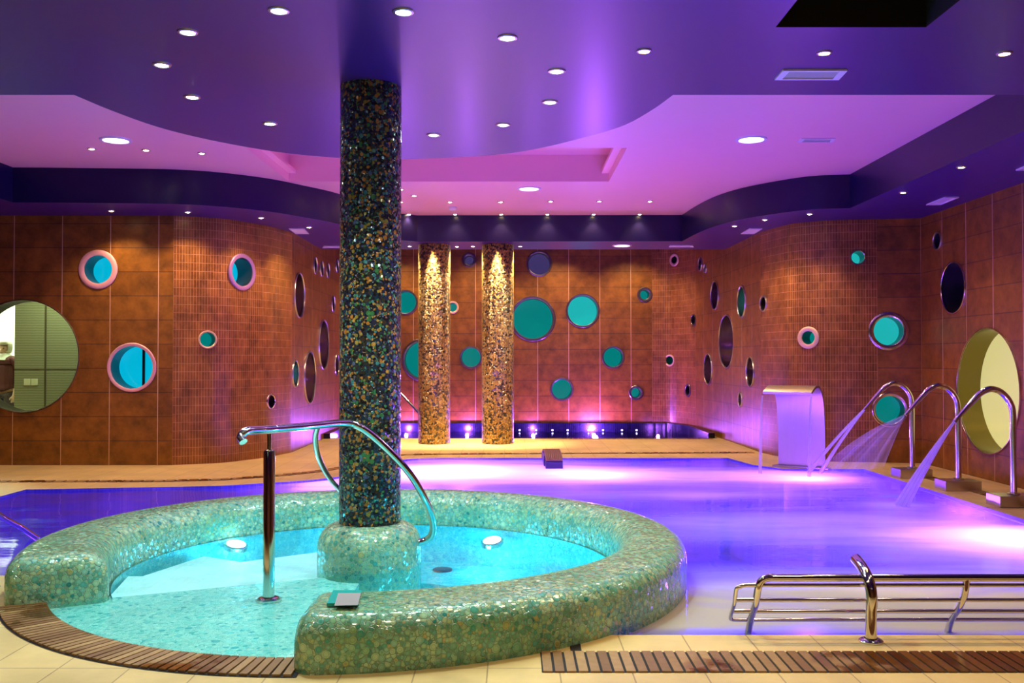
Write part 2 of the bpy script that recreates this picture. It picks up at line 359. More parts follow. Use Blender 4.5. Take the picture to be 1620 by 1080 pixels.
def water(name, tint, foamc=(.76, .71, .70), ripple=(3.0, .25), foam=True, ior=1.33, stretch=(1, 1, 1), cloud=None):
    m, nt, b = new(name); nt.nodes.remove(b); out = nt.nodes['Material Output']; tc = N(nt, 'ShaderNodeTexCoord')
    mp = N(nt, 'ShaderNodeMapping'); mp.inputs['Scale'].default_value = stretch; nt.links.new(tc.outputs['Object'], mp.inputs[0])
    nz = N(nt, 'ShaderNodeTexNoise'); nz.inputs['Scale'].default_value = ripple[0]; nz.inputs['Detail'].default_value = 3; nt.links.new(mp.outputs[0], nz.inputs['Vector'])
    bp = N(nt, 'ShaderNodeBump'); bp.inputs['Strength'].default_value = ripple[1]; bp.inputs['Distance'].default_value = .05; nt.links.new(nz.outputs[0], bp.inputs['Height'])
    t = N(nt, 'ShaderNodeBsdfTransparent'); t.inputs[0].default_value = rgba(tint)
    g = N(nt, 'ShaderNodeBsdfGlossy'); g.inputs['Roughness'].default_value = .06; nt.links.new(bp.outputs[0], g.inputs['Normal'])
    f = N(nt, 'ShaderNodeFresnel'); f.inputs[0].default_value = ior; nt.links.new(bp.outputs[0], f.inputs['Normal'])
    mx = N(nt, 'ShaderNodeMixShader'); nt.links.new(t.outputs[0], mx.inputs[1]); nt.links.new(g.outputs[0], mx.inputs[2]); nt.links.new(f.outputs[0], mx.inputs[0])
    last = mx
    if cloud:
        tr = N(nt, 'ShaderNodeBsdfTranslucent'); tr.inputs[0].default_value = rgba(cloud[1])
        m3 = N(nt, 'ShaderNodeMixShader'); m3.inputs[0].default_value = cloud[0]; nt.links.new(mx.outputs[0], m3.inputs[1]); nt.links.new(tr.outputs[0], m3.inputs[2]); last = m3
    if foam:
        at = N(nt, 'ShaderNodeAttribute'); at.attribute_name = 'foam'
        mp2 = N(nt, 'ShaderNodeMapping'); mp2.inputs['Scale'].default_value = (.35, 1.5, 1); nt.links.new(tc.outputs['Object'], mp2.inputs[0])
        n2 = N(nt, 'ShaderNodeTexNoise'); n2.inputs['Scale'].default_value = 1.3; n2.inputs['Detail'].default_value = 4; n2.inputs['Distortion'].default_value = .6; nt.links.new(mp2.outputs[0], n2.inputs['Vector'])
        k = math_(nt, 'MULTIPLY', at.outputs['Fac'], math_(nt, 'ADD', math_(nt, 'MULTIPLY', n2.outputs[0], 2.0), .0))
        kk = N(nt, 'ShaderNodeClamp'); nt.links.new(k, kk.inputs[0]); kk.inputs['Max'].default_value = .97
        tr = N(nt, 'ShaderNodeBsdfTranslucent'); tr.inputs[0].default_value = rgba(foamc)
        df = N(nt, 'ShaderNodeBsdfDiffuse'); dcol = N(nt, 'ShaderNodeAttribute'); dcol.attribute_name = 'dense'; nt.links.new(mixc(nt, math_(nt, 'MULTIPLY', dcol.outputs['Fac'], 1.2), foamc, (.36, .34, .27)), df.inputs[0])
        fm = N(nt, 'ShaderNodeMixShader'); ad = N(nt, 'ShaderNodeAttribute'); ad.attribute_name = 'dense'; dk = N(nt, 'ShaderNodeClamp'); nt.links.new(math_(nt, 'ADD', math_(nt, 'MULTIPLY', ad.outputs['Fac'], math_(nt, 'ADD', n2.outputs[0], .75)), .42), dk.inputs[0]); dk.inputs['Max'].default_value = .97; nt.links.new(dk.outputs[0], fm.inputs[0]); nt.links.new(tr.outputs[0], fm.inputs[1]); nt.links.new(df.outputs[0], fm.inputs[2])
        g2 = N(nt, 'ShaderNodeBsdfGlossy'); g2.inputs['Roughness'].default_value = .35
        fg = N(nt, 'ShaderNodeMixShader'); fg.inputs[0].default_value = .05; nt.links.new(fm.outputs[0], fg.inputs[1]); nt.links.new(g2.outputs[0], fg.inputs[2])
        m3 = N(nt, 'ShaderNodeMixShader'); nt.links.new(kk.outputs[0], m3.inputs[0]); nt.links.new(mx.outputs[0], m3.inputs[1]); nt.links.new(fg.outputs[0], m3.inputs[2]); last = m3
    nt.links.new(last.outputs[0], out.inputs[0]); return m
M['poolwater'] = water('pool_water', (.50, .42, 1), stretch=(.6, 1.5, 1), ripple=(2.5, .12))
M['tubwater'] = water('tub_water', (.72, 1, 1), ripple=(7, .10), foam=False, cloud=(.08, (.10, .80, .95)))
M['backwater'] = water('plunge_water', (.45, .42, 1), ripple=(4, .10), foam=False)
def jet(name, alpha, c=(.92, .88, .96), streak=40):
    m, nt, b = new(name); nt.nodes.remove(b); out = nt.nodes['Material Output']; uv = N(nt, 'ShaderNodeTexCoord')
    mp = N(nt, 'ShaderNodeMapping'); mp.inputs['Scale'].default_value = (streak, 1, 1); nt.links.new(uv.outputs['UV'], mp.inputs[0])
    nz = N(nt, 'ShaderNodeTexNoise'); nz.inputs['Scale'].default_value = 1; nz.inputs['Detail'].default_value = 3; nt.links.new(mp.outputs[0], nz.inputs['Vector'])
    r = ramp(nt, [(.35, (alpha*.35,)*3), (.7, (min(1, alpha*1.5),)*3)]); nt.links.new(nz.outputs[0], r.inputs[0])
    t = N(nt, 'ShaderNodeBsdfTransparent'); t.inputs[0].default_value = (1, 1, 1, 1)
    tr = N(nt, 'ShaderNodeBsdfTranslucent'); tr.inputs[0].default_value = rgba(c)
    df = N(nt, 'ShaderNodeBsdfDiffuse'); df.inputs[0].default_value = rgba(c)
    gl = N(nt, 'ShaderNodeBsdfGlossy'); gl.inputs['Roughness'].default_value = .2
    a = N(nt, 'ShaderNodeMixShader'); a.inputs[0].default_value = .5; nt.links.new(tr.outputs[0], a.inputs[1]); nt.links.new(df.outputs[0], a.inputs[2])
    a2 = N(nt, 'ShaderNodeMixShader'); a2.inputs[0].default_value = .15; nt.links.new(a.outputs[0], a2.inputs[1]); nt.links.new(gl.outputs[0], a2.inputs[2])
    x = N(nt, 'ShaderNodeMixShader'); nt.links.new(r.outputs[0], x.inputs[0]); nt.links.new(t.outputs[0], x.inputs[1]); nt.links.new(a2.outputs[0], x.inputs[2])
    nt.links.new(x.outputs[0], out.inputs[0]); return m
M['jet'] = jet('water_jet', .75); M['fan'] = jet('water_fan', .24, streak=7); M['curtain'] = jet('water_curtain', .06, streak=10); M['rope'] = jet('water_rope', .55)

# ------------------------------------------------------------------ walls with round holes
WT = .28
class Wall:
    def __init__(s, pts, kinds):      # pts: 2D plan polyline, kinds per segment ('tile'/'stick')
        s.p = [Vector((p[0], p[1])) for p in pts]; s.k = kinds; s.s = [0]
        for a, b in zip(s.p, s.p[1:]): s.s.append(s.s[-1]+(b-a).length)
    def at(s, t):
        i = 0
        while i < len(s.p)-2 and s.s[i+1] < t: i += 1
        return s.p[i]+(s.p[i+1]-s.p[i])*((t-s.s[i])/(s.s[i+1]-s.s[i]))
    def hit(s, px, py):
        d = ray(px, py); best = None
        for i, (a, b) in enumerate(zip(s.p, s.p[1:])):
            e = b-a; den = d.x*e.y-d.y*e.x
            if abs(den) < 1e-9: continue
            t = (a.x*e.y-a.y*e.x)/den; u = (a.x*d.y-a.y*d.x)/den
            if -.001 <= u <= 1.001 and t > 0 and (best is None or t < best[0]):
                n = Vector((e.y, -e.x)).normalized()
                if n.dot(Vector((d.x, d.y))) > 0: n = -n
                best = (t, s.s[i]+u*(s.s[i+1]-s.s[i]), n)
        t, ss, n = best
        return Vector((d.x*t, d.y*t, EYE+d.z*t)), ss, Vector((n.x, n.y, 0))
    def build(s, name, z0, z1, holes, mats=None):
        L = s.s[-1]; outer = [(0, z0), (L, z0), (L, z1), (0, z1)]
        hs = [[(c+r*math.cos(2*PI*i/40), z+r*math.sin(2*PI*i/40)) for i in range(40)] for c, z, r in holes]
        ex = [((t, z0), (t, z1)) for t in s.s[1:-1]]
        V, fs = cdt(outer, hs, ex); m = MB()
        P = []
        for v in V: q = s.at(v.x); P.append((q.x, q.y, v.y))
        m.add(P, fs); m.uv = [(v.x, v.y) for v in V]
        o = m.build(name, M['tile']); o.data.materials.append(M['stick'])
        for p in o.data.polygons:
            u = sum(o.data.uv_layers[0].data[l].uv[0] for l in p.loop_indices)/p.loop_total
            i = 0
            while i < len(s.k)-1 and s.s[i+1] < u: i += 1
            p.material_index = 1 if s.k[i] == 'stick' else 0
        return struct(o)
def px2(l, z=ZS): return [(G(a, b, z).x, G(a, b, z).y) for a, b in l]
# left wall: flat stretch, convex corner, return into the rear alcove
yl = G(275, 341, ZS).y
xa = G(470, 372, ZS).x
lw = [(-8.6, yl), (-5.6, yl), (G(275, 341, ZS).x, yl)]
cv = [Vector((a[0], a[1], 0)) for a in [(G(275, 341, ZS).x, yl)]+px2([(350, 345.5), (394, 352), (425, 357.5), (446, 363)])]+[Vector((xa, 13.35, 0))]
cvs = smoothpath(cv, 6)[1:]
lw += [(p.x, p.y) for p in cvs]; lw += [(xa, 18.3)]
YB = 18.3
WL = Wall(lw, ['tile', 'tile']+['stick']*len(cvs)+['tile'])
c0 = G(1032, 500, .5)
xr = A(1100, 560, 17.4).x
bw = [(xa, YB), (A(1031.7, 500, YB).x, YB)]
bc = smoothpath([Vector((bw[-1][0], YB, 0)), Vector((bw[-1][0]+.32, YB-.08, 0)), Vector((xr-.12, YB-.42, 0)), Vector((xr, YB-.9, 0))], 5)[1:]
bw += [(p.x, p.y) for p in bc]
WB = Wall(bw, ['tile']+['stick']*len(bc))
rp = px2([(1150, 393), (1203, 367)]); 
rc = smoothpath([Vector((a[0], a[1], 0)) for a in px2([(1203, 367), (1225, 360.5), (1252, 354), (1282, 350.5), (1313, 348.3), (1350, 347.2), (1387, 346.7)])], 5)[1:]
xR = 5.18; yc = G(1453, 345, ZS).y
rw = [bw[-1], rp[0], rp[1]]+[(p.x, p.y) for p in rc]+[(xR, yc)]
WR = Wall(rw, ['tile', 'tile']+['stick']*len(rc)+['tile'])
WS = Wall([(xR, yc), (xR, 6), (xR, -2.6)], ['tile', 'tile'])

# windows: (wall, px, py, vertical outer radius px, inner ratio, pane, style)
WIN = [
 ('L', 36.5, 563, 88, 1, 'room', 'big'), ('L', 155.5, 426, 31, .72, 'teal2', 'flange'), ('L', 208.5, 581, 39, .86, 'teal2', 'flange'),
 ('L', 383, 430, 29, .78, 'teal2', 'flange'), ('L', 328.5, 537, 14.5, .8, 'teal', 'flange'), ('L', 428.5, 635, 13, .75, 'darkpane', 'flange'),
 ('L', 473.5, 467, 36, .96, 'greypane', 'thin'), ('L', 512, 545, 40, .95, 'greypane', 'thin'), ('L', 490, 597, 42, .95, 'greypane', 'thin'),
 ('L', 467, 591, 22, .9, 'teal2', 'thin'), ('L', 498.5, 420, 13.5, .9, 'darkpane', 'thin'), ('L', 508.7, 425, 12.5, .9, 'darkpane', 'thin'),
 ('L', 518.5, 428, 12, .9, 'darkpane', 'thin'), ('L', 527, 481, 13, .9, 'darkpane', 'thin'), ('L', 533, 421, 11, .9, 'darkpane', 'thin'), ('L', 532.5, 577, 17, .9, 'darkpane', 'thin'),
 ('B', 742, 411, 11.5, .62, 'violetpane', 'flange'), ('B', 853, 417, 20.5, .84, 'violetpane', 'flange'), ('B', 641, 478, 20, .86, 'teal', 'flange'),
 ('B', 716, 486, 10, .7, 'teal', 'flange'), ('B', 843, 504, 36, .88, 'teal', 'flange'), ('B', 922, 491.5, 27, .88, 'tealb', 'flange'),
 ('B', 1020, 466, 12, .62, 'teal', 'flange'), ('B', 669, 569, 34, .86, 'teal', 'flange'), ('B', 745, 565, 18, .84, 'teal', 'flange'),
 ('B', 970, 565, 18, .84, 'teal', 'flange'), ('B', 889, 615.5, 18.5, .84, 'teal', 'flange'), ('B', 1006, 621, 11.5, .65, 'teal', 'flange'),
 ('B', 1067, 411, 10, .6, 'violetpane', 'flange'), ('B', 1059.5, 570, 9.5, .72, 'teal', 'flange'), ('B', 1088.5, 617, 10.5, .7, 'darkpane', 'flange'),
 ('B', 1097.5, 506, 9.5, .8, 'darkpane', 'thin'), ('R', 1108, 418, 11, .85, 'darkpane', 'thin'), ('R', 1116, 424.5, 7.5, .8, 'darkpane', 'thin'),
 ('R', 1131, 467, 23, .95, 'greypane', 'thin'), ('R', 1173.5, 477, 26, .9, 'teal', 'thin'), ('R', 1149.5, 540, 43, .95, 'greypane', 'thin'),
 ('R', 1120.5, 584, 25, .92, 'greypane', 'thin'), ('R', 1187, 588, 24, .95, 'greypane', 'thin'), ('R', 1171.5, 632, 12, .85, 'violetpane', 'thin'),
 ('R', 1208, 480, 13, .8, 'greypane', 'thin'), ('R', 1279, 534, 17.5, .6, 'teal', 'flange'), ('R', 1357, 407, 12.5, .8, 'tealb', 'flange'),
 ('R', 1405.5, 523.5, 30.5, .74, 'tealb', 'flange'), ('R', 1408, 648, 27.5, .8, 'teal', 'flange'),
 ('S', 1483.5, 381, 14, .9, 'darkpane', 'thin'), ('S', 1508.5, 455, 42, .94, 'darkpane', 'flange'), ('S', 1562, 618, 102, .985, 'limepane', 'gold'),
]
walls = {'L': WL, 'B': WB, 'R': WR, 'S': WS}; holes = {k: [] for k in walls}
for i, (wk, px, py, ry, ir, pn, st) in enumerate(WIN):
    P, s_, n = walls[wk].hit(px, py); r = ry*P.y/F
    if wk == 'S': r = .69 if st == 'gold' else r
    rin = r*ir; holes[wk].append((s_, P.z, rin))
    W_ = empty('window_%d' % (i+1), P); W_['kind'] = 'structure'
    R3 = n.to_track_quat('Z', 'Y').to_matrix().to_4x4()
    m = MB(); wd = max(r-rin, .012)
    m.lathe([(rin, -.01), (rin, .012), (rin+.25*wd, .018), (rin+.8*wd, .018), (rin+wd, .010), (rin+wd, -.01)], P, 48, R3, cap=False)
    m.build('frame', M['rimpink'] if i in (1, 2) else M['rimviolet'] if i == 3 else M['rimwarm'] if px in (716, 1067, 1059.5, 328.5, 1279) else M['rimdark'] if wk == 'B' else M['rimsteel'] if st in ('flange', 'gold') else M['brush'], W_, True)
    dep = WT
    m = MB(); m.lathe([(rin, .0), (rin, -dep)], P, 48, R3, cap=False)
    m.build('reveal', M['gold_reveal'] if st == 'gold' else M['rimsteel'] if st == 'thin' and wk in 'LR' else M['reveal'], W_, True)
    m = MB(); m.lathe([(0, -dep+.02), (rin*1.0, -dep+.02), (rin*1.0, -dep), (0, -dep)], P, 48, R3, cap=False)
    m.build('pane', M['glass_green'] if pn == 'room' else M[pn], W_, False)
    if i == 2:
        m = MB(); m.box((.15*rin, -.97*rin, -dep+.02), (.25*rin, .97*rin, -dep+.05), Matrix.Translation(P) @ R3); m.build('glazing_bar', M['black'], W_)
WL.build('wall_left', -.02, ZS+.02 if False else 3.6, holes['L'])
WB.build('wall_back', -.2, 3.6, holes['B'])
WR.build('wall_right_rear', -.2, 3.6, holes['R'])
WS.build('wall_right', -.02, 3.6, holes['S'])
Wall([(-8.6, yl), (-8.6, -2.6)], ['tile']).build('wall_left_side', -.02, 3.6, [])
Wall([(-8.6, -2.6), (xR, -2.6)], ['tile']).build('wall_front', -.02, 3.6, [])
# alcove side wall portion above soffit and rear pool closing is part of the walls

# ------------------------------------------------------------------ ceilings
disc = px2([(117, 150), (177, 175), (247, 200), (317, 218), (393, 233), (460, 243), (533, 249.5), (585, 252), (633, 252), (713, 249), (793, 244), (860, 233), (940, 213), (990, 197), (1033, 173), (1065, 150)])
disc = [(p.x, p.y) for p in smoothpath([Vector((a, b, 0)) for a, b in disc], 4)]
yf = G(1300, 150, ZS).y
XFR = G(1345, 329, ZS).x; yfr = G(1345, 329, ZS).y
right = [(XFR, yf), (XFR, yfr)]
rcur = smoothpath([Vector((a, b, 0)) for a, b in px2([(1345, 329), (1280, 331.5), (1213, 340), (1165, 348.5), (1130, 358), (1103, 369), (1079, 381.5)])], 4)[1:]
yback = G(800, 382, ZS).y
lcur = smoothpath([Vector((a, b, 0)) for a, b in [(G(660, 382, ZS).x, yback)]+px2([(600, 376), (566, 365), (533, 353.5), (480, 343.5), (413, 333), (300, 323.5), (150, 321)])+[(G(20, 320, ZS).x, G(20, 320, ZS).y)]], 4)
XFL = G(20, 320, ZS).x
opening = disc + right + [(p.x, p.y) for p in rcur] + [(p.x, p.y) for p in lcur] + [(XFL, yf)]
# remove duplicates
op = []
for p in opening:
    if not op or (Vector(p)-Vector(op[-1])).length > 1e-3: op.append(p)
opening = op
h0 = G(1227, 43, ZS); h1 = G(1465, 43, ZS); h2 = G(1257, 0, ZS)
hatch = [(h0.x, h0.y-.75), (h1.x, h0.y-.75), (h1.x, h0.y), (h0.x, h0.y)]
ysof = 15.43
m = plate([(-8.7, -2.7), (5.4, -2.7), (5.4, ysof), (-8.7, ysof)], [opening, hatch], ZS)
struct(m.build('ceiling', M['navy']))
m = MB()
n = len(opening)
m.add([(p[0], p[1], ZS) for p in opening]+[(p[0], p[1], ZP+.02) for p in opening], [(i, (i+1) % n, n+(i+1) % n, n+i) for i in range(n)])
struct(m.build('trim_1', M['fascia'], smooth=True, sharp=30))
m = MB(); m.add([(-4, ysof, ZS), (4.2, ysof, ZS), (4.2, ysof, 3.62), (-4, ysof, 3.62)], [(0, 1, 2, 3)])
m.add([(-4, ysof, 3.6), (4.2, ysof, 3.6), (4.2, 18.6, 3.6), (-4, 18.6, 3.6)], [(0, 1, 2, 3)])
struct(m.build('ceiling_alcove', M['navy']))
cx0 = G(457, 287, ZP).x; cx1 = G(963, 287, ZP).x; cy1 = G(700, 287, ZP).y; cy0 = G(985, 234, ZP).y
m = plate([(-6.2, 5.8), (4.6, 5.8), (4.6, 14.9), (-6.2, 14.9)], [[(cx0, cy0), (cx1, cy0), (cx1, cy1), (cx0, cy1)]], ZP)
struct(m.build('ceiling_upper', M['lilac']))
m = MB(); zc = 3.83
m.add([(cx0, cy0, ZP), (cx1, cy0, ZP), (cx1, cy1, ZP), (cx0, cy1, ZP), (cx0, cy0, zc), (cx1, cy0, zc), (cx1, cy1, zc), (cx0, cy1, zc)], [(0,1,5,4),(1,2,6,5),(2,3,7,6),(3,0,4,7),(4,5,6,7)])
struct(m.build('ceiling_coffer', M['lilac']))
m = MB()
for a, b in (((cx0, cy0), (cx0+.09, cy1)), ((cx1-.09, cy0), (cx1, cy1))):
    m.box((a[0], a[1], ZP+.10), (b[0], b[1], ZP+.14))
m.box((cx0, cy0, ZP+.10), (cx1, cy0+.09, ZP+.14))
struct(m.build('trim_2', M['lilac']))
# hatch
m = MB(); a0, b0 = hatch[0]; a1, b1 = hatch[2]
m.add([(a0,b0,ZS),(a1,b0,ZS),(a1,b1,ZS),(a0,b1,ZS),(a0,b0,ZS+.35),(a1,b0,ZS+.35),(a1,b1,ZS+.35),(a0,b1,ZS+.35)], [(0,1,5,4),(1,2,6,5),(2,3,7,6),(3,0,4,7),(4,5,6,7)])
ho = m.build('ceiling_hatch', M['black']); tag(ho, 'black open rectangular hatch recessed in the dark violet ceiling, top right', 'hatch')

# ------------------------------------------------------------------ floor, pool, tub plan
C = Vector((-.928, 5.965)); RO = 1.99; CI = Vector((-.885, 6.07)); 
def rin_at(th, e=0, R=1.555):
    """distance from C to the inner circle in direction th"""
    d = Vector((math.cos(th), math.sin(th))); o = C-CI
    b = o.dot(d); c_ = o.dot(o)-R*R
    return -b+math.sqrt(b*b-c_)
yl2 = G(20, 910, 0).y
XPR = G(1367, 742).x
def g2(a, b): p = G(a, b); return (p.x, p.y)
backline = [Vector((*g2(a, b), 0)) for a, b in [(41, 774), (240, 770.5), (350, 768), (417, 764), (480, 760), (537, 753.5), (578, 744), (612, 733), (645, 726), (700, 724.2)]]
backline = [(p.x, p.y) for p in smoothpath(backline, 3)]
yfront = G(1300, 1004).y
pool = backline+[g2(1152, 724.3), g2(1190, 735), g2(1240, 741.5), (XPR, G(1367, 742).y), (XPR, yfront), (-.3, yfront), (C.x, C.y), (-3.0, yl2), (g2(41, 774)[0], yl2)]
ybp = G(800, 693).y
bpool = [(xa+.02, ybp+.05), (-2.0, ybp+.12), (-1.6, ybp), (xr+.05, ybp), (xr+.05, 18.6), (xa-.1, 18.6), (xa-.1, ybp+.05)]
tubc = circ(C, RO-.03, 72)
outer = [(-8.7, -2.7), (5.4, -2.7), (5.4, 12.7), (4.2, 12.9), (4.1, 18.7), (-4.2, 18.7), (-4.2, 12.6), (-8.7, 12.6)]
V, fs = cdt(outer, [], ()); 
def plate_multi(outer, holes, z):
    vs = []; es = []
    for loop in [outer]+holes:
        n = len(vs); vs += [Vector(p) for p in loop]; es += [(n+i, n+(i+1) % len(loop)) for i in range(len(loop))]
    r = delaunay_2d_cdt(vs, es, [], 0, 1e-5); V, Fs = r[0], r[2]; out = []
    for f in Fs:
        c = sum((V[i] for i in f), Vector((0, 0)))/len(f)
        if inside(c, outer) and not any(inside(c, h) for h in holes): out.append(tuple(f))
    return MB().add([(v.x, v.y, z) for v in V], out)
struct(plate_multi(outer, [pool, bpool, tubc], 0).build('floor', M['floor']))
def basin(name, loop, zb, m_, z1=0.0):
    n = len(loop); m = MB()
    for i in range(n):
        a = Vector(loop[i][:2]); b = Vector(loop[(i+1) % n][:2]); k = max(1, int((b-a).length/.1)) if name == 'floor_pool_basin' else 1
        for j in range(k):
            p = a.lerp(b, j/k); q = a.lerp(b, (j+1)/k)
            if name == 'floor_pool_basin' and ((p+q)/2-C).length < RO-.12: continue
            m.add([(p.x, p.y, z1), (q.x, q.y, z1), (q.x, q.y, zb), (p.x, p.y, zb)], [(0, 1, 2, 3)])
    V, fs = cdt(loop, []); m.add([(v.x, v.y, zb) for v in V], fs)
    return struct(m.build(name, m_))
basin('floor_pool_basin', pool, -1.25, M['pooltile']); basin('floor_plunge_basin', bpool, -.9, M['pooltile'])
# white submerged step at the left end of the pool
m = MB(); m.box((-5.2+.32, yl2+.002, -1.24), (-3.05, yl2+.42, -.10)); struct(m.build('floor_pool_step', M['white_step'], bevel=0))
# dark curb round the rear pool
cw = Wall([(xa, ybp-.1), (xa, YB), *bw[1:], (xr, ybp)], ['tile']*20)
m = MB(); P = [Vector((p.x, p.y)) for p in cw.p]; inn = []
for i, p in enumerate(P):
    a = P[max(0, i-1)]; b = P[min(len(P)-1, i+1)]; d = (b-a).normalized(); nn = Vector((d.y, -d.x))
    inn.append(p+nn*.11)
n = len(P); vs = []; fs = []
for p, q in zip(P, inn): vs += [(p.x, p.y, -.5), (p.x, p.y, .085), (q.x, q.y, .085), (q.x, q.y, -.5)]
for i in range(n-1):
    for k in range(4): fs.append((i*4+k, i*4+(k+1) % 4, i*4+4+(k+1) % 4, i*4+4+k))
fs += [(0, 1, 2, 3), ((n-1)*4, (n-1)*4+1, (n-1)*4+2, (n-1)*4+3)]
m.add(vs, fs); struct(m.build('trim_3', M['curb']))

# water surfaces
def gauss(x, y, cx, cy, sx, sy, a): return a*math.exp(-((x-cx)/sx)**2-((y-cy)/sy)**2)
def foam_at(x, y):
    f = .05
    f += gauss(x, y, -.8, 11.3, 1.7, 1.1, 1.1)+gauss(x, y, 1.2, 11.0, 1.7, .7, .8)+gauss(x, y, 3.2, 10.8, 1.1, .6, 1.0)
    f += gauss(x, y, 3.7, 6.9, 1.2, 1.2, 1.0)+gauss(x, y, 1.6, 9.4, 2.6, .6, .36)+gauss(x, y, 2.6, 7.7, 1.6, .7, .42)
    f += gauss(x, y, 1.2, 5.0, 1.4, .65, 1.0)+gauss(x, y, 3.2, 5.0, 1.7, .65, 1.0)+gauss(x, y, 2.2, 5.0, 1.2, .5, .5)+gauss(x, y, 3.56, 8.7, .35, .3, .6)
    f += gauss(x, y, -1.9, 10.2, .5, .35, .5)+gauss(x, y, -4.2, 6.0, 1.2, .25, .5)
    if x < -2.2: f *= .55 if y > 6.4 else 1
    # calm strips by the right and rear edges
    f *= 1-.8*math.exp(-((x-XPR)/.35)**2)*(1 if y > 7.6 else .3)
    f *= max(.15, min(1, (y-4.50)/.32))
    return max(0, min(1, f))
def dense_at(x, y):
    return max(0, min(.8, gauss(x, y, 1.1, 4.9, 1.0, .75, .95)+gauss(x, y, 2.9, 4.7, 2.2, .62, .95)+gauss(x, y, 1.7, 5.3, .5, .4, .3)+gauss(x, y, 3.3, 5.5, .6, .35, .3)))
def water_mesh(name, loop, z, m_, step=.16, holes=(), foam=None, amp=.0):
    xs = [p[0] for p in loop]; ys = [p[1] for p in loop]; pts = []
    x = min(xs)+step/2
    while x < max(xs):
        y = min(ys)+step/2
        while y < max(ys):
            if inside((x, y), loop) and not any(inside((x, y), h) for h in holes): pts.append((x+random.uniform(-.02, .02), y))
            y += step
        x += step
    vs = []; es = []
    for lp in [loop]+list(holes):
        n = len(vs); vs += [Vector(p) for p in lp]; es += [(n+i, n+(i+1) % len(lp)) for i in range(len(lp))]
    vs += [Vector(p) for p in pts]
    r = delaunay_2d_cdt(vs, es, [], 0, 1e-5); V, Fs = r[0], r[2]; out = []
    for f in Fs:
        c = sum((V[i] for i in f), Vector((0, 0)))/len(f)
        if inside(c, loop) and not any(inside(c, h) for h in holes): out.append(tuple(f))
    mb = MB().add([(v.x, v.y, z+amp*(noise.noise(Vector((v.x*1.2, v.y*2.2, 0))))) for v in V], out)
    o = mb.build(name, m_, smooth=True)
    if sum(p.normal.z for p in o.data.polygons) < 0: o.data.flip_normals()
    if foam:
        at = o.data.attributes.new('foam', 'FLOAT', 'POINT')
        for i, v in enumerate(o.data.vertices): at.data[i].value = foam(v.co.x, v.co.y)
        at = o.data.attributes.new('dense', 'FLOAT', 'POINT')
        for i, v in enumerate(o.data.vertices): at.data[i].value = dense_at(v.co.x, v.co.y)
    return o
poolloop = pool
pw = water_mesh('pool_water', poolloop, -.022, M['poolwater'], .14, [circ(C, RO-.05, 60)], foam_at, .012)
tag(pw, 'violet lit foaming water filling the large pool', 'water', kind='stuff')
bwl = [(q.x, q.y) for q in inn if q.y > ybp+.03]
bwl = [(bwl[0][0], ybp+.02)]+bwl+[(bwl[-1][0], ybp+.02)]
bwt = water_mesh('plunge_pool_water', bwl, -.08, M['backwater'], .4)
tag(bwt, 'deep blue still water of the rear pool below the far wall', 'water', kind='stuff')

# ------------------------------------------------------------------ hot tub
T0 = math.radians(270); T1 = math.radians(360+208)
tub = empty('hot_tub', (C.x, C.y, 0), 'round hot tub clad in green pebble mosaic, open towards the floor at front left', 'hot tub')
HT = .244
def section(th, e):
    ro = RO-e; ri = rin_at(th)+e; h = HT-e; b = .10; w_ = .14
    pts = [(ro, -1.2), (ro, -.4), (ro, 0), (ro, h-b)]
    for k in range(1, 7):
        a = k/6*PI/2; pts.append((ro-b+b*math.cos(a), h-b+b*math.sin(a)))
    for k in range(0, 7):
        a = PI/2+k/6*PI/2; pts.append((ri+w_+w_*math.cos(a), h-w_+w_*math.sin(a)))
    pts += [(ri, 0), (ri, -.3), (ri, -.9)]
    return [(C.x+r*math.cos(th), C.y+r*math.sin(th), z) for r, z in pts]
rows = []; be = .09
for k in range(6, -1, -1):
    a = k/6*PI/2; rows.append(section(T0+be/1.75*(1-math.sin(a)), be*(1-math.cos(a))))
NS = 110
for k in range(1, NS): rows.append(section(T0+be/1.75+(T1-T0-2*be/1.75)*k/NS, 0))
for k in range(0, 7):
    a = k/6*PI/2; rows.append(section(T1-be/1.75*(1-math.sin(a)), be*(1-math.cos(a))))
m = MB(); q = len(rows[0]); vs = [p for r in rows for p in r]; fs = []
for i in range(len(rows)-1):
    for k in range(q-1): fs.append((i*q+k, i*q+k+1, (i+1)*q+k+1, (i+1)*q+k))
fs.append(tuple(range(q))); fs.append(tuple(range((len(rows)-1)*q, len(rows)*q)))
m.add(vs, fs); m.build('rim', M['tub'], tub, True, sharp=60)
def wedge(mb, a0, a1, r0, r1, z0, z1, n=12, rf=None, chord=False):
    vs = []; fs = []
    for i in range(n+1):
        t = a0+(a1-a0)*i/n; R_ = r1 if not rf else rf(t)
        for r, z in ((r0, z0), (R_, z0), (R_, z1), (r0, z1)): vs.append((C.x+r*math.cos(t), C.y+r*math.sin(t), z))
    for i in range(n):
        for k in range(4): fs.append((i*4+k, i*4+(k+1) % 4, i*4+4+(k+1) % 4, i*4+4+k))
    fs += [(0, 1, 2, 3), (n*4, n*4+1, n*4+2, n*4+3)]
    return mb.add(vs, fs)
rd = math.radians
m = MB(); wedge(m, rd(204), rd(272), .25, 1.785, -.9, -.028, 24); m.build('entry_platform', M['entry'], tub)
m = MB(); wedge(m, rd(177.8), rd(204), .25, 1.5, -.9, -.055, 1); s1 = m.build('step', M['white_step'], tub)
m = MB(); wedge(m, rd(148), rd(177.2), .25, 1.48, -.9, -.08, 1); m.build('step', M['white_step'], tub)
m = MB(); wedge(m, rd(108), rd(145), .25, 1.42, -.9, -.15, 1); m.build('step', M['white_step'], tub)
m = MB(); vs = []; NB = 80
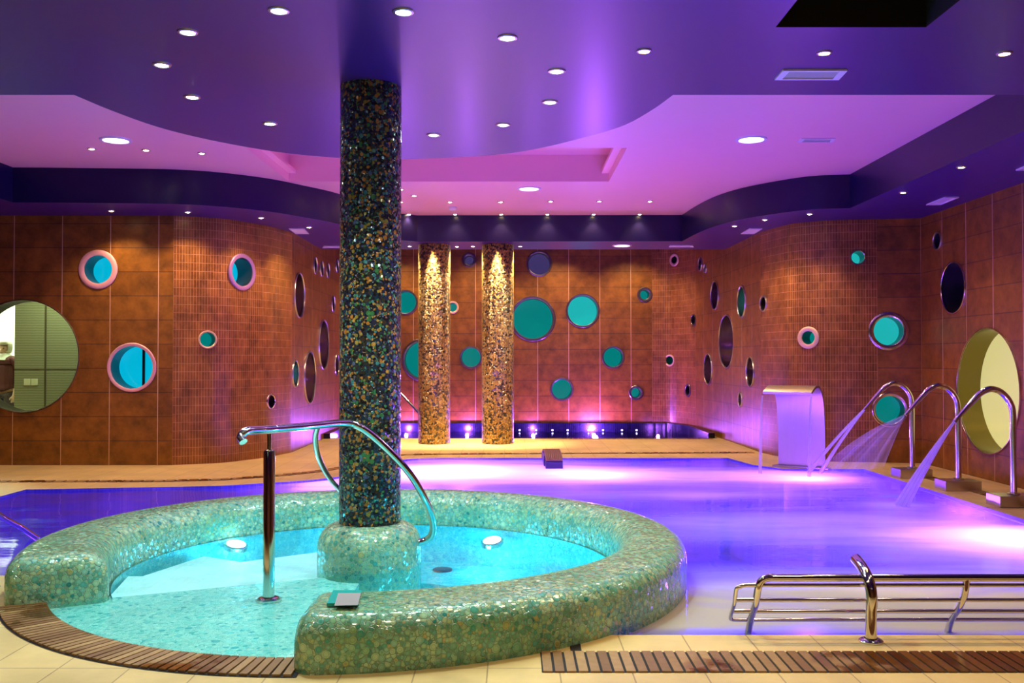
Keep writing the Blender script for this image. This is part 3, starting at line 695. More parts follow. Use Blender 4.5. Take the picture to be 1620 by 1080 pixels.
for i in range(NB+1):
    t = rd(-89)+rd(296)*i/NB; r = rin_at(t)-.012
    for z in (-.012, -.9): vs.append((C.x+r*math.cos(t), C.y+r*math.sin(t), z))
m.add(vs, [(2*i, 2*i+1, 2*i+3, 2*i+2) for i in range(NB)]); m.build('underwater_wall', M['basin'], tub, True)
m = MB(); wedge(m, rd(-88), rd(176), .95, 0, -.9, -.30, 40, rf=lambda t: rin_at(t)+.02); m.build('bench', M['basin'], tub)
m = MB(); m.lathe([(0, -.62), (1.6, -.62), (1.6, -.9), (0, -.9)], (C.x, C.y, 0), 48, cap=False); m.build('basin_floor', M['basin'], tub)
m = MB(); prof = [(.335, -.62), (.335, -.2), (.336, .10)]
for k in range(1, 8): a = k/7*PI/2; prof.append((.206+.13*math.cos(a), .10+.155*math.sin(a)))
prof.append((.1, .255)); m.lathe(prof, (C.x, 6.2, 0), 56); m.build('pedestal', M['ped'], tub, True, sharp=70)
def uw_lamp(loc, R=.09, parent=None, tilt=None):
    m = MB(); Mx = tilt
    m.lathe([(R*1.25, -.02), (R*1.25, .008), (R, .014), (R, .0)], loc, 24, Mx, cap=False); a = m.build('lamp_ring', M['steel'], parent, True)
    m = MB(); m.lathe([(R, .004), (R*.7, .022), (0, .03)], loc, 24, Mx, cap=False); b = m.build('lamp_glass', M['lamp_pool'], a, True)
for (px, py, z) in ((371, 862, -.055), (781, 856, -.08)):
    p = G(px, py, z); dn = Vector((C.x-p.x, C.y-p.y, 0)).normalized(); uw_lamp(p+dn*.02, .07, tub, (dn+Vector((0, 0, 3.5))).to_track_quat('Z', 'Y').to_matrix().to_4x4())
p = G(700, 900, -.29); m = MB(); m.lathe([(.075, -.32), (.075, -.288), (.06, -.284), (.0, -.29)], (p.x, p.y, 0), 28, cap=False); m.build('drain', M['fascia'], tub, True)
# tub water: inner disc plus the film over the entry platform
loop = []
for k in range(0, 72):
    t = 2*PI*k/72; deg = math.degrees(t) % 360
    loop.append((C.x+(1.79 if 208 < deg < 270 else rin_at(t)+.03)*math.cos(t), C.y+(1.79 if 208 < deg < 270 else rin_at(t)+.03)*math.sin(t)))
tw = water_mesh('hot_tub_water', loop, -.008, M['tubwater'], .3, [circ((C.x, 6.2), .33, 40)])
tag(tw, 'clear turquoise water in the round hot tub', 'water', kind='stuff')

# ------------------------------------------------------------------ columns
def column(name, x, y, r, z0, z1, mat, label):
    m = MB(); m.lathe([(r, z0), (r, z0+.5), (r, z1-.5), (r, z1)], (x, y, 0), 72); o = m.build(name, mat, None, True, loc=(x, y, z0)); tag(o, label, 'column'); return o
column('mosaic_column', C.x, 6.21, .2, .256, ZS, M['darkcol'], 'dark iridescent mosaic column rising from the middle of the hot tub')
yA = yback+.44
cA = A(687, 600, yA).x; cB = A(787.5, 600, yA).x; rc_ = 25.2*yA/F
column('mosaic_column', cA, yA, rc_, 0, ZS, M['goldcol'], 'gold brown mosaic column by the rear wall, the left one of the pair')
column('mosaic_column', cB, yA, rc_, 0, ZS, M['goldcol'], 'gold brown mosaic column by the rear wall, the right one of the pair')
for cx in (cA, cB):
    for dx, dy, e in ((0, -rc_-.065, 520), (-rc_-.045, -.03, 620), (rc_+.045, -.03, 620)):
        lamp('SPOT', (cx+dx, yA+dy, ZS-.03), e, (1, .76, .38), .03, (cx+dx*(.80 if dy < -.1 else .93), yA+dy*(.80 if dy < -.1 else 1), 1.2), 44, 1)

# ------------------------------------------------------------------ wooden drain grates
def slat(mb, p, d, n_, wid, z0=-.02, z1=.006):
    """one slat from p along d (vector), width wid along n_"""
    d = Vector(d); n_ = Vector(n_).normalized()*wid/2; p = Vector(p)
    q = [p-n_, p+n_, p+d+n_*1.0, p+d-n_*1.0]
    mb.add([(a.x, a.y, z0) for a in q]+[(a.x, a.y, z1) for a in q], [(0,3,2,1),(4,5,6,7),(0,1,5,4),(1,2,6,5),(2,3,7,6),(3,0,4,7)])
def finish_grate(mb, name, label, bedpoly):
    root = empty(name, (mb.v[0].x, mb.v[0].y, 0), label, 'grate')
    o = mb.build('slats', M['wood'], root)
    aw = o.data.attributes.new('wetness', 'FLOAT', 'POINT')
    for i, v in enumerate(o.data.vertices): aw.data[i].value = max(0, min(1, (v.co.x+root.location.x-1.15)*1.3)) if v.co.y+root.location.y < 5.2 else .2
    at = o.data.attributes.new('tone', 'FLOAT', 'POINT')
    for i in range(0, len(o.data.vertices), 8):
        t = random.random()
        for k in range(8): at.data[i+k].value = t
    b = MB()
    nb = len(bedpoly)//2
    b.add([(x, y, .0025) for x, y in bedpoly], [(i, i+1, nb+i+1, nb+i) for i in range(nb-1)]); b.build('channel', M['black'], root)
mb = MB(); rg0, rg1 = 1.785, 2.01
NSL = 48
for k in range(NSL):
    t = rd(207.5+(270.5-207.5)*(k+.5)/NSL); d = Vector((math.cos(t), math.sin(t)))
    p = C+d*rg0; slat(mb, p, d*(rg1-rg0), (-d.y, d.x), (rd(63)/NSL)*1.9*.78, -.02, .012)
arc = [rd(207+64*k/40) for k in range(41)]
finish_grate(mb, 'curved_drain_grate', 'curved wooden slat grate at the open edge of the hot tub', [(C.x+rg0*math.cos(t), C.y+rg0*math.sin(t)) for t in arc]+[(C.x+(rg1+.01)*math.cos(t), C.y+(rg1+.01)*math.sin(t)) for t in arc])
def straight_grate(path, wd, pitch, label, name='drain_grate', z=.008):
    mb = MB(); P = [Vector(p) for p in path]; bed0 = []; bed1 = []
    for i, p in enumerate(P):
        a = P[max(0, i-1)]; b = P[min(len(P)-1, i+1)]; d = (b-a).normalized(); nn = Vector((-d.y, d.x))
        bed0.append(tuple(p)); bed1.append(tuple(p+nn*wd))
    for a, b in zip(P, P[1:]):
        L = (b-a).length; k = max(1, round(L/pitch)); d = (b-a).normalized(); nn = Vector((-d.y, d.x))
        for i in range(k): slat(mb, a+(b-a)*((i+.5)/k), nn*wd, d, L/k*.78, -.02, z)
    finish_grate(mb, name, label, bed0+bed1)
gx0 = G(856, 1048).x; gy0 = G(1200, 1064).y; gy1 = G(1200, 1032).y
straight_grate([(gx0, gy0), (xR-.1, gy0)], gy1-gy0, .05, 'straight wooden slat grate in the floor in front of the pool railing')
off = [Vector(g2(*p)) for p in [(-60, 763), (240, 762.5), (350, 760), (440, 753.5), (500, 747.5), (550, 740), (585, 733), (615, 725), (640, 720), (700, 719)]]
straight_grate([tuple(p) for p in off]+[g2(1195, 716.5)], .13, .12, 'long thin slat grate in the floor along the far edge of the pool')
straight_grate([(XPR+.49, 11.2), (XPR+.49, 4.9)][::-1], .14, .09, 'slat grate in the floor beside the three shower spout boxes')
straight_grate([(-5.2, 5.32), (-2.96, 5.32)], .2, .06, 'short slat grate in the floor at the left behind the hot tub')
straight_grate([(cB+.6, ybp-.17), (xr-.05, ybp-.17)], .09, .09, 'thin slat grate in the floor in front of the rear pool')
m = MB(); a = G(903, 1032); b = G(900, 1012); m.add([(a.x, a.y, .002), (a.x+.05, a.y, .002), (b.x+.05, b.y, .002), (b.x, b.y, .002)], [(0, 1, 2, 3)])
struct(m.build('trim_4', M['black']))

# ------------------------------------------------------------------ ceiling fixtures
def make_spot(kind):
    m_ = M['lamp_white'] if kind == 'w' else M['lamp_warm']; R = .038 if kind == 'w' else .03
    root = empty('ceiling_spotlight', (0, 0, 0))
    m = MB(); m.lathe([(R*1.5, .0), (R*1.42, -.007), (R*1.1, -.010), (R, -.002)], (0, 0, 0), 20, cap=False); m.build('trim_ring', M['brush'], root, True)
    m = MB(); m.lathe([(R*1.0, -.003), (R*.6, -.010), (0, -.013)], (0, 0, 0), 16, cap=False); m.build('bulb', m_, root, True)
    return root
def place(root, first, loc, label, group, cat='spotlight'):
    if first[0]: first[0] = False; o = root; o.location = loc
    else: o = copy_tree(root, loc)
    tag(o, label, cat, group); return o
ws = make_spot('w'); f1 = [True]
WSP = [(441, 16), (297, 50), (256, 102), (304, 153), (427, 195), (638, 18), (803, 59), (881, 112), (870, 161), (796, 197), (686, 213)]
WLB = ['cold white ceiling spotlight left of the column, nearest the top of the photo', 'cold white spotlight second from the top in the arc left of the column', 'cold white spotlight furthest left under the round ceiling', 'cold white spotlight fourth down in the arc left of the column', 'cold white spotlight closest to the left side of the dark column', 'cold white spotlight beside the top of the dark column', 'cold white spotlight between the column top and the rightmost cold one', 'cold white spotlight furthest right of the cold ones', 'cold white spotlight just below the furthest right cold one', 'cold white spotlight second right of the column near the round ceiling edge', 'cold white spotlight just right of the column near the round ceiling edge']
for (px, py), lb in zip(WSP, WLB):
    l = G(px, py, ZS); place(ws, f1, l, lb, 'cold white spotlights in the round ceiling')
    lamp('SPOT', l+Vector((0, 0, -.03)), 50, (.80, .98, .96), .04, None, 115, .7)
wm = make_spot('y'); f2 = [True]
YSP = [(1019, 80, ZS, 'warm spotlight in the dark ceiling, leftmost of the three in its row', 'warm spotlights in the front dark ceiling'), (1304, 83, ZS, 'warm spotlight in the dark ceiling above the white framed vent', 'warm spotlights in the front dark ceiling'), (1589, 84, ZS, 'warm spotlight in the dark ceiling at the top right corner', 'warm spotlights in the front dark ceiling')]
for i, (px, py) in enumerate([(1521, 264), (1429, 304), (1281, 338), (1210, 347), (1162, 357)]):
    YSP.append((px, py, ZS, 'warm spotlight under the right soffit, %s' % ['nearest the viewer', 'second from the viewer', 'third, above the inner corner', 'fourth, over the curved tile wall', 'furthest, beside the small vent'][i], 'warm spotlights under the right soffit'))
for i, (px, py) in enumerate([(176, 333), (297, 335), (413, 344), (489, 359)]):
    YSP.append((px, py, ZS, 'warm spotlight under the left soffit, %s' % ['leftmost of four', 'second from the left', 'third from the left above the curved wall', 'nearest the dark column'][i], 'warm spotlights under the left soffit'))
for i, (px, py) in enumerate([(648, 389), (703+20, 389.5), (748, 389), (823, 389)]):
    YSP.append((px, py, ZS, 'warm spotlight under the rear soffit, %s' % ['left of the left gold column', 'small one just right of the left gold column', 'just left of the right gold column', 'just right of the right gold column'][i], 'warm spotlights under the rear soffit'))
for i, (px, py) in enumerate([(145, 235), (231, 237), (319, 242)]):
    YSP.append((px, py, ZP, 'small spotlight in the left part of the lilac ceiling, %s' % ['leftmost', 'middle', 'rightmost'][i] + ' of three', 'small spotlights in the left lilac ceiling'))
for i, (px, py) in enumerate([(634, 299), (655, 309), (634, 319), (712, 319), (792, 319), (871, 318), (948, 318), (1028, 318)]):
    YSP.append((px, py, ZP, 'small spotlight in the rear lilac ceiling, %s' % ['nearest, against the dark column', 'just right of the dark column', 'leftmost of the row of six', 'second of the row of six', 'third of the row of six', 'fourth of the row of six', 'fifth of the row of six', 'rightmost of the row of six'][i], 'small spotlights in the rear lilac ceiling'))
for i, px in enumerate([647, 720, 793, 866, 939, 1012]):
    YSP.append((px, 338.5, ZP, 'warm spotlight against the rear navy fascia, %s from the left' % ['first', 'second', 'third', 'fourth', 'fifth', 'sixth'][i], 'warm spotlights along the rear fascia'))
for px, py, z, lb, gr in YSP:
    l = G(px, py, z); place(wm, f2, l, lb, gr)
    e = {'warm spotlights along the rear fascia': 7, 'small spotlights in the rear lilac ceiling': 6, 'small spotlights in the left lilac ceiling': 6, 'warm spotlights under the left soffit': 20, 'warm spotlights under the right soffit': 16, 'warm spotlights in the front dark ceiling': 26}.get(gr, 14)
    lamp('SPOT', l+Vector((0, 0, -.03)), e*2.4, WARM, .03, None, 120 if 'soffit' in gr else 105, .8)
# hidden alcove spots washing the far wall
for x in (-2.2, -.6, .9, 2.3): lamp('SPOT', (x, 17.5, 3.55), 100, WARM, .04, (x, 17.9, 0), 120, .8)
# spots over the floor behind the columns, mouth of alcove
for x in (-1.9, .4, 2.4): lamp('SPOT', (x, 14.9, 3.05), 75, (1, .80, .46), .04, None, 110, .8)
# round lamps
root = empty('round_ceiling_lamp', (0, 0, 0))
m = MB(); m.lathe([(.155, 0), (.15, -.012), (.125, -.014), (.12, -.004)], (0, 0, 0), 36, cap=False); m.build('lamp_ring', M['vent_white'], root, True)
m = MB(); m.lathe([(.12, -.005), (.0, -.009)], (0, 0, 0), 36, cap=False); m.build('diffuser', M['lamp_big'], root, True)
f3 = [True]
for px, py, z, lb in [(183, 221, ZP, 'round flat ceiling lamp at the left of the lilac ceiling'), (1188.5, 220, ZP, 'round flat ceiling lamp at the right of the lilac ceiling'), (837, 298, ZP, 'round flat ceiling lamp at the middle rear of the lilac ceiling'), (984, 388, ZS, 'round flat lamp under the rear soffit above the right portholes')]:
    l = G(px, py, z); place(root, f3, l, lb, 'round flat ceiling lamps', 'lamp'); lamp('SPOT', l+Vector((0, 0, -.03)), 22, (1, .85, .7), .1, None, 150, .6)
# vents
def vent(c4, z, label, slats=False, thin=.012):
    P = [G(a, b, z) for a, b in c4]; c = sum(P, Vector((0, 0, 0)))/4
    root = empty('ceiling_vent', c, label, 'vent')
    o_ = [p for p in P]; i_ = [c+(p-c)*.78 for p in P]
    m = MB(); m.add([p+Vector((0, 0, -thin)) for p in o_]+[p+Vector((0, 0, -thin)) for p in i_]+[p for p in o_]+[p for p in i_],
        [(k, (k+1) % 4, 4+(k+1) % 4, 4+k) for k in range(4)]+[(8+k, 8+(k+1) % 4, (k+1) % 4, k) for k in range(4)]+[(12+k, 12+(k+1) % 4, 4+(k+1) % 4, 4+k) for k in range(4)])
    m.build('frame', M['vent_white'], root)
    m = MB(); m.add([p+Vector((0, 0, -.003)) for p in i_], [(0, 1, 2, 3)]); m.build('grille', M['vent_in'] if not slats else M['vent_white'], root)
vent([(1225, 124), (1327, 124), (1341, 109), (1239, 109)], ZS, 'white framed rectangular vent in the front dark ceiling')
vent([(457, 361), (481, 361), (488.5, 369), (468, 369)], ZS, 'small white vent under the left soffit beside the dark column', True)
vent([(1172, 369), (1193, 369), (1206, 361), (1186, 361)], ZS, 'small white vent under the right soffit near the curved wall', True)
vent([(1465, 323), (1488, 323), (1517, 311), (1495, 311)], ZS, 'white vent plate under the right soffit by the right wall', True)
vent([(1607, 268), (1640, 268), (1660, 259), (1628, 259)], ZS, 'white vent plate under the right soffit cut by the photo edge', True)
vent([(1262, 223.5), (1318, 223.5), (1322, 218), (1268, 218)], ZP, 'thin slot vent in the right part of the lilac ceiling')
vent([(1058, 390), (1098, 390), (1096, 387.5), (1060, 387.5)], ZS, 'thin white slot vent under the rear soffit right of the round lamp', True)
vent([(510, 391), (545, 391), (545, 388.5), (512, 388.5)], ZS, 'thin white slot vent under the rear soffit left of the dark column', True)
# smoke detector
l = G(716, 327, ZP); m = MB(); m.lathe([(.06, 0), (.06, -.03), (.045, -.05), (.0, -.055)], l, 24, cap=False); tag(m.build('smoke_detector', M['vent_white'], None, True, loc=l), 'small white smoke detector on the rear lilac ceiling', 'detector')

# ------------------------------------------------------------------ hot tub handrail
hr = empty('tub_handrail', (-1.35, 5.27, 0), 'curved chrome handrail on a post inside the hot tub, forking around the dark column', 'handrail')
bx, by = G(425, 942).x, G(425, 942).y
m = MB(); m.lathe([(.032, -.02), (.032, .80), (.026, .812), (.012, .815), (.012, .90)], (bx, by, 0), 24); hpost = m.build('post', M['steel'], hr, True)
m = MB(); m.lathe([(.072, -.026), (.072, -.016), (.05, -.006), (.033, -.004)], (bx, by, 0), 28, cap=False); m.build('base_flange', M['steel'], hpost, True)
bar = smoothpath([A(385, 699, 5.0), A(381, 690, 5.02), A(392, 681, 5.06), A(425, 679, 5.25), A(480, 674.5, 5.48), A(545, 669, 5.78), A(572, 677, 5.84), A(605, 703, 5.90), A(645, 745, 5.95), A(670, 785, 6.0), A(684, 820, 6.07), A(684, 842, 6.13), A(676, 853, 6.16), A(662, 858, 6.16)], 8)
m = MB(); m.tube(bar, .0225, 16); m.build('main_bar', M['steel'], hr, True, sharp=80)
br = smoothpath([A(503, 672.5, 5.58), A(499, 690, 5.66), A(501, 712, 5.76), A(509, 735, 5.92), A(522, 757, 6.1), A(540, 778, 6.3), A(556, 800, 6.5), A(566, 830, 6.56), A(570, 850, 6.5)], 8)
m = MB(); m.tube(br, .0165, 14); m.build('branch_bar', M['steel'], hr, True, sharp=80)

# ------------------------------------------------------------------ front railing
yt = 4.50; 
def rp_(x, k): # point on the leaning grid: k 0 top..1 bottom
    y = 4.50+.20*(1-math.cos(k*PI*.5))*1.0; z = .285-.275*k; return Vector((x, y, z))
XL0, XL1, XLe = 1.06, 1.155, 3.9
xl = A(1200, 912, 4.5).x; xo = A(1166, 920, 4.5).x; xm = A(1529, 912, 4.5).x
rl = empty('pool_railing', (xl, 4.6, 0), 'low curved chrome tube railing along the near edge of the pool at bottom right', 'railing')
m = MB(); z1 = rp_(0, 0)
m.tube(smoothpath([rp_(xl, .98)+Vector((0, .01, -.05)), rp_(xl, .8), rp_(xl, .5), rp_(xl, .22), rp_(xl+.012, .06), rp_(xl+.045, .0), rp_(xl+.09, 0)], 6)+[rp_(XLe, 0)], .0175, 16); m.build('top_rail', M['steel'], rl, True, sharp=80)
m = MB(); m.tube(smoothpath([rp_(xm, .02), rp_(xm, .3), rp_(xm, .6), rp_(xm, .85), rp_(xm, .98)+Vector((0, .01, -.05))], 6), .0165, 14); m.build('leg', M['steel'], rl, True, sharp=80)
for k, nm in ((.13, 'rail'), (.42, 'rail'), (.67, 'rail'), (.88, 'rail')):
    m = MB()
    if k == .13: pts = [rp_(xo+.05, k), rp_(XLe, k)]
    elif k == .88: pts = smoothpath([rp_(xo+.02, .16), rp_(xo+.0, .2), rp_(xo, .5), rp_(xo, .8), rp_(xo+.012, .87), rp_(xo+.05, .88)], 6)+[rp_(XLe, .88)]; pts = [rp_(xo+.05, .13), rp_(xo+.022, .14)]+pts[1:]
    else: pts = [rp_(xo, k), rp_(XLe, k)]
    m.tube(pts, .0095, 12); m.build(nm, M['steel'], rl, True, sharp=80)
b0 = G(1378, 1015)
m = MB(); m.tube(smoothpath([Vector((b0.x, b0.y, 0)), Vector((b0.x, b0.y, .12)), Vector((b0.x+.004, b0.y, .22)), Vector((b0.x, b0.y+.035, .285)), Vector((b0.x, b0.y+.11, .325)), Vector((b0.x, b0.y+.19, .345))], 8), .0265, 20); spost = m.build('support_post', M['steel'], rl, True, sharp=80)
m = MB(); m.lathe([(.055, 0), (.055, .008), (.045, .016), (.03, .018)], (b0.x, b0.y, 0), 28, cap=False); m.build('base_flange', M['steel'], spost, True)

# ------------------------------------------------------------------ cascade fountain
Lp = Vector((A(1207, 622, 11.15).x, 11.15, .905)); Rp = Vector((A(1284, 622, 10.85).x, 10.85, .905)); wv = Rp-Lp; ov = Vector((wv.y*-1, wv.x, 0)).normalized()
if ov.y < 0: ov = -ov
prof = [(.60, 0), (.60, .25), (.585, .5), (.55, .72), (.48, .87), (.38, .955), (.24, .975), (.10, .945), (0, .905)]
pp = smoothpath([Vector((a, b, 0)) for a, b in prof], 5)
m = MB(); vs = []; fs = []
for k, q_ in enumerate(pp):
    nxt = pp[min(k+1, len(pp)-1)]; prv = pp[max(k-1, 0)]; tt = (nxt-prv).normalized(); nn = Vector((tt.y, -tt.x, 0))*.028
    for sgn in (0, 1):
        qq = q_+nn*sgn
        for e_ in (Lp, Rp):
            b_ = Vector((e_.x, e_.y, 0))+ov*qq.x; vs.append((b_.x, b_.y, qq.y))
for k in range(len(pp)-1):
    a = k*4; b = a+4
    fs += [(a, a+1, b+1, b), (a+2, b+2, b+3, a+3), (a, b, b+2, a+2), (a+1, a+3, b+3, b+1)]
fs += [(0, 2, 3, 1), ((len(pp)-1)*4, (len(pp)-1)*4+1, (len(pp)-1)*4+3, (len(pp)-1)*4+2)]
m.add(vs, fs); cf = empty('cascade_fountain', (Lp+ov*.6)*1.0, 'curved steel cascade fountain pouring a sheet of water at the far right pool edge', 'fountain'); cf.location.z = 0
m.build('spout_plate', M['brush'], cf, True, sharp=40)
m = MB(); m.box((-.05, -.08, 0), (wv.length+.05, .06, .02), Matrix.Translation(Vector((Lp.x, Lp.y, 0))+ov*.6) @ Matrix.Rotation(math.atan2(wv.y, wv.x), 4, 'Z')); m.build('base_plate', M['brush'], cf)
wc = empty('water_curtain', Lp*1.0, 'thin sheet of falling water from the steel cascade fountain', 'water')
def drop(e_, t): return Vector((e_.x, e_.y, 0))-ov*(.02+.10*math.sqrt(t))+Vector((0, 0, .90*(1-t)-.015))
m = MB(); vs = []; uvs = []
for k in range(17):
    t = k/16
    for j in range(13): vs.append(drop(Lp+wv*j/12, t)); uvs.append((j/12, t))
m.add(vs, [(k*13+j, k*13+j+1, k*13+14+j, k*13+13+j) for k in range(16) for j in range(12)]); m.uv = uvs; m.build('sheet', M['curtain'], wc, True)
for e_ in (Lp, Rp):
    m = MB(); m.tube([drop(e_, k/14) for k in range(15)], [.010+.010*k/14 for k in range(15)], 10, caps=False); m.uv = [(i % 10/10, i//10/14) for i in range(150)]; m.build('edge_stream', M['rope'], wc, True)
m = MB(); e_ = Lp+wv*.0

# ------------------------------------------------------------------ shower spouts on boxes
def make_spout():
    root = empty('water_spout', (0, 0, 0))
    m = MB(); m.box((-.19, -.13, 0), (.17, .12, .10)); bxb = m.build('box_base', M['brush'], root, bevel=.004)
    m = MB(); m.lathe([(.055, .10), (.055, .112), (.03, .118)], (.0, 0, 0), 24, cap=False); m.build('flange', M['steel'], bxb, True)
    pts = smoothpath([Vector((0, 0, .10)), Vector((0, 0, .45)), Vector((0, 0, .80)), Vector((-.03, 0, .93)), Vector((-.11, 0, 1.02)), Vector((-.20, 0, 1.045)), Vector((-.29, 0, 1.01)), Vector((-.37, 0, .93)), Vector((-.46, 0, .83)), Vector((-.53, 0, .752))], 6)
    rr = [.028 if i < 38 else .028-.010*min(1, (i-38)/12) for i in range(len(pts))]
    m = MB(); m.tube(pts, rr, 16); m.build('pipe', M['steel'], root, True, sharp=80)
    return root
sp = make_spout(); f4 = [True]; SPY = []
for px, py, x_, lb in [(1443, 757, 0, 'tall chrome gooseneck water spout, furthest of the three at the right pool edge'), (1516, 777, 0, 'tall chrome gooseneck water spout, middle one of the three at the right pool edge'), (1603, 803, 0, 'tall chrome gooseneck water spout, nearest of the three at the right pool edge')]:
    yb = G(px, py).y+.13; P = Vector((A(px, 700, yb).x, yb, 0)); SPY.append(P)
    place(sp, f4, P, lb, 'gooseneck water spouts at the right pool edge', 'spout')
def noz(i): return SPY[i]+Vector((-.53, 0, .752))
def stream(name, a, targets, m_, label, r0=.012, r1=.028):
    root = empty(name, a, label, 'water')
    for t in targets:
        n_ = 14; pts = []
        for k in range(n_): u = k/(n_-1); p = a.lerp(t, u); p.z = a.z+(t.z-a.z)*(u*.86+.14*u*u); pts.append(p)
        m = MB(); m.tube(pts, [r0+(r1-r0)*k/(n_-1) for k in range(n_)], 10, caps=False); m.uv = [(i % 10/10, i//10/14) for i in range(n_*10)]; m.build('strand', m_, root, True)
stream('water_jet', noz(0), [G(1279, 748, -.02), G(1297, 749, -.02)], M['jet'], 'forked water jet falling from the furthest gooseneck spout', .012, .024)
stream('water_jet', noz(2), [G(1419, 800, -.02), G(1426, 801, -.02), G(1433, 801, -.02)], M['jet'], 'narrow water jet falling from the nearest gooseneck spout', .010, .030)
# fan of the middle spout
a = noz(1); e0 = G(1292, 748, -.02); e1 = G(1396, 746, -.02)
fr = empty('water_jet', a, 'wide misty fan of water spraying from the middle gooseneck spout', 'water')
m = MB(); vs = []; uvs = []; nu, nv = 16, 12
for k in range(nv+1):
    t = k/nv
    for j in range(nu+1):
        s_ = j/nu; tg = e0.lerp(e1, s_); p = a.lerp(tg, max(t, .02)); p.z = a.z+(tg.z-a.z)*(t*(.55+.35*s_)+(.45-.35*s_)*t*t); vs.append(p); uvs.append((s_, 0))
m.add(vs, [(k*(nu+1)+j, k*(nu+1)+j+1, (k+1)*(nu+1)+j+1, (k+1)*(nu+1)+j) for k in range(nv) for j in range(nu)]); m.uv = uvs; m.build('spray_fan', M['fan'], fr, True)

# ------------------------------------------------------------------ small things
# slatted head rest at the rear pool edge
hp = G(877, 739, -.0); y0 = hp.y; w2 = .105
hd = empty('pool_headrest', (hp.x, y0, 0), 'small plum slatted headrest block at the far edge of the pool', 'headrest')
m = MB(); m.box((hp.x-w2, y0, -.03), (hp.x+w2, y0+.5, .075)); m.build('base_block', M['pillow_base'], hd, bevel=.012)
m = MB()
for k in range(9):
    x_ = hp.x-w2-.0+.023*k+.012
    pr = [Vector((x_, y0+.01, .078)), Vector((x_-.004, y0+.10, .125)), Vector((x_-.012, y0+.28, .165)), Vector((x_-.02, y0+.45, .17)), Vector((x_-.028, y0+.56, .13)), Vector((x_-.03, y0+.60, .05))]
    m.tube(smoothpath(pr, 5), .0135, 8)
m.build('slatted_top', M['pillow_top'], hd, True, sharp=80)
m = MB(); m.box((hp.x-w2-.02, y0+.12, .0), (hp.x+w2-.02, y0+.56, .13)); m.build('core', M['pillow_base'], hd, bevel=.01)
# glass sign plate on the tub rim
cc = [(527, 938), (572, 938), (567, 958.5), (517, 959)]; P = [G(a, b, HT+.004) for a, b in cc]
sg = empty('rim_plaque', sum(P, Vector())/4, 'small pale grey plaque with a teal edge on the front end of the tub rim', 'plaque')
m = MB(); m.add(P+[p+Vector((0, 0, .014)) for p in P], [(0,3,2,1),(4,5,6,7),(0,1,5,4),(1,2,6,5),(2,3,7,6),(3,0,4,7)]); m.build('glass_plate', simple('teal_glass_edge', (.02, .38, .36), .1), sg)
Q = [G(a, b, HT+.0195) for a, b in [(535, 937.8), (571, 937.5), (566, 957), (529, 957.5)]]
m = MB(); m.add(Q, [(0, 1, 2, 3)]); m.build('plaque_face', simple('pale_grey_plaque', (.34, .32, .34), .3), sg)
# chrome rail down into the rear pool
m = MB(); m.tube(smoothpath([A(600, 590, 16.4), A(628, 616, 16.4), A(650, 639, 16.4), A(668, 658, 16.4), A(690, 680, 16.4)], 5), .02, 10)
tag(m.build('pool_handrail', M['steel'], None, True), 'slanting chrome handrail of the rear pool behind the left gold column', 'handrail')
m = MB(); m.tube(smoothpath([A(-60, 770, 6.6), A(-25, 793, 6.7), A(0, 815, 6.8), A(18, 826, 6.9), A(34, 834, 7.0)], 5)+[A(60, 852, 7.15)], .02, 12)
tag(m.build('pool_handrail', M['steel'], None, True), 'chrome handrail slanting into the pool at the left photo edge', 'handrail')
# curb lamps of the rear pool
root = empty('curb_lamp', (0, 0, 0)); m = MB(); m.lathe([(.03, .0), (.03, .01), (0, .014)], (0, 0, 0), 14, Matrix.Diagonal((1.5, .5, 1, 1)) @ Matrix.Rotation(0, 4, 'X'), cap=False)
RX = Matrix.Rotation(PI/2, 4, 'X')
m = MB(); m.lathe([(.016, .0), (.016, .01), (0, .014)], (0, 0, 0), 14, RX, cap=False); m.build('lamp_glass', M['lamp_blue'], root, True)
m = MB(); m.lathe([(.02, -.005), (.02, .008), (.016, .010)], (0, 0, 0), 14, RX, cap=False); m.build('lamp_ring', M['brush'], root, True)
f5 = [True]; OR = ['first', 'second', 'third', 'fourth', 'fifth', 'sixth', 'seventh', 'eighth']
for i, px in enumerate([822, 848, 874, 898, 931, 954, 984, 1007]):
    p = A(px, 679, YB-.115); p.z = -.05; place(root, f5, p, 'tiny white lamp in the dark curb of the rear pool, %s from the left' % OR[i], 'tiny lamps in the rear pool curb', 'lamp')
# foam cap: pool wall fixtures (underwater lamps)
for (px, py) in ((232, 787), (350, 775)):
    pass

# ------------------------------------------------------------------ corridor behind the big left porthole
m = MB(); yw = 13.25; xw = A(23, 563, yw).x
m.box((xw, yw, 0), (-4.3, yw+.08, 3.0)); 
def panelmat():
    m_, nt, b = new('ribbed_panel'); tc = N(nt, 'ShaderNodeTexCoord'); wv_ = N(nt, 'ShaderNodeTexWave', bands_direction='Z'); wv_.inputs['Scale'].default_value = 9; wv_.inputs['Distortion'].default_value = 1.2; wv_.inputs['Detail'].default_value = 3; wv_.inputs['Detail Scale'].default_value = 1.5
    nt.links.new(tc.outputs['Object'], wv_.inputs[0]); nt.links.new(mixc(nt, wv_.outputs[1], (.17, .19, .11), (.26, .27, .17)), b.inputs['Base Color']); b.inputs['Roughness'].default_value = .5; return m_
PM = panelmat(); struct(m.build('wall_corridor', PM))
m = MB(); xj = A(72, 563, yw).x; m.box((xj-.012, yw-.006, 0), (xj+.012, yw, 3)); zj = A(50, 584, yw).z; m.box((xw, yw-.004, zj-.006), (-4.3, yw, zj+.006)); struct(m.build('trim_5', simple('panel_joint', (.06, .05, .02), .7)))
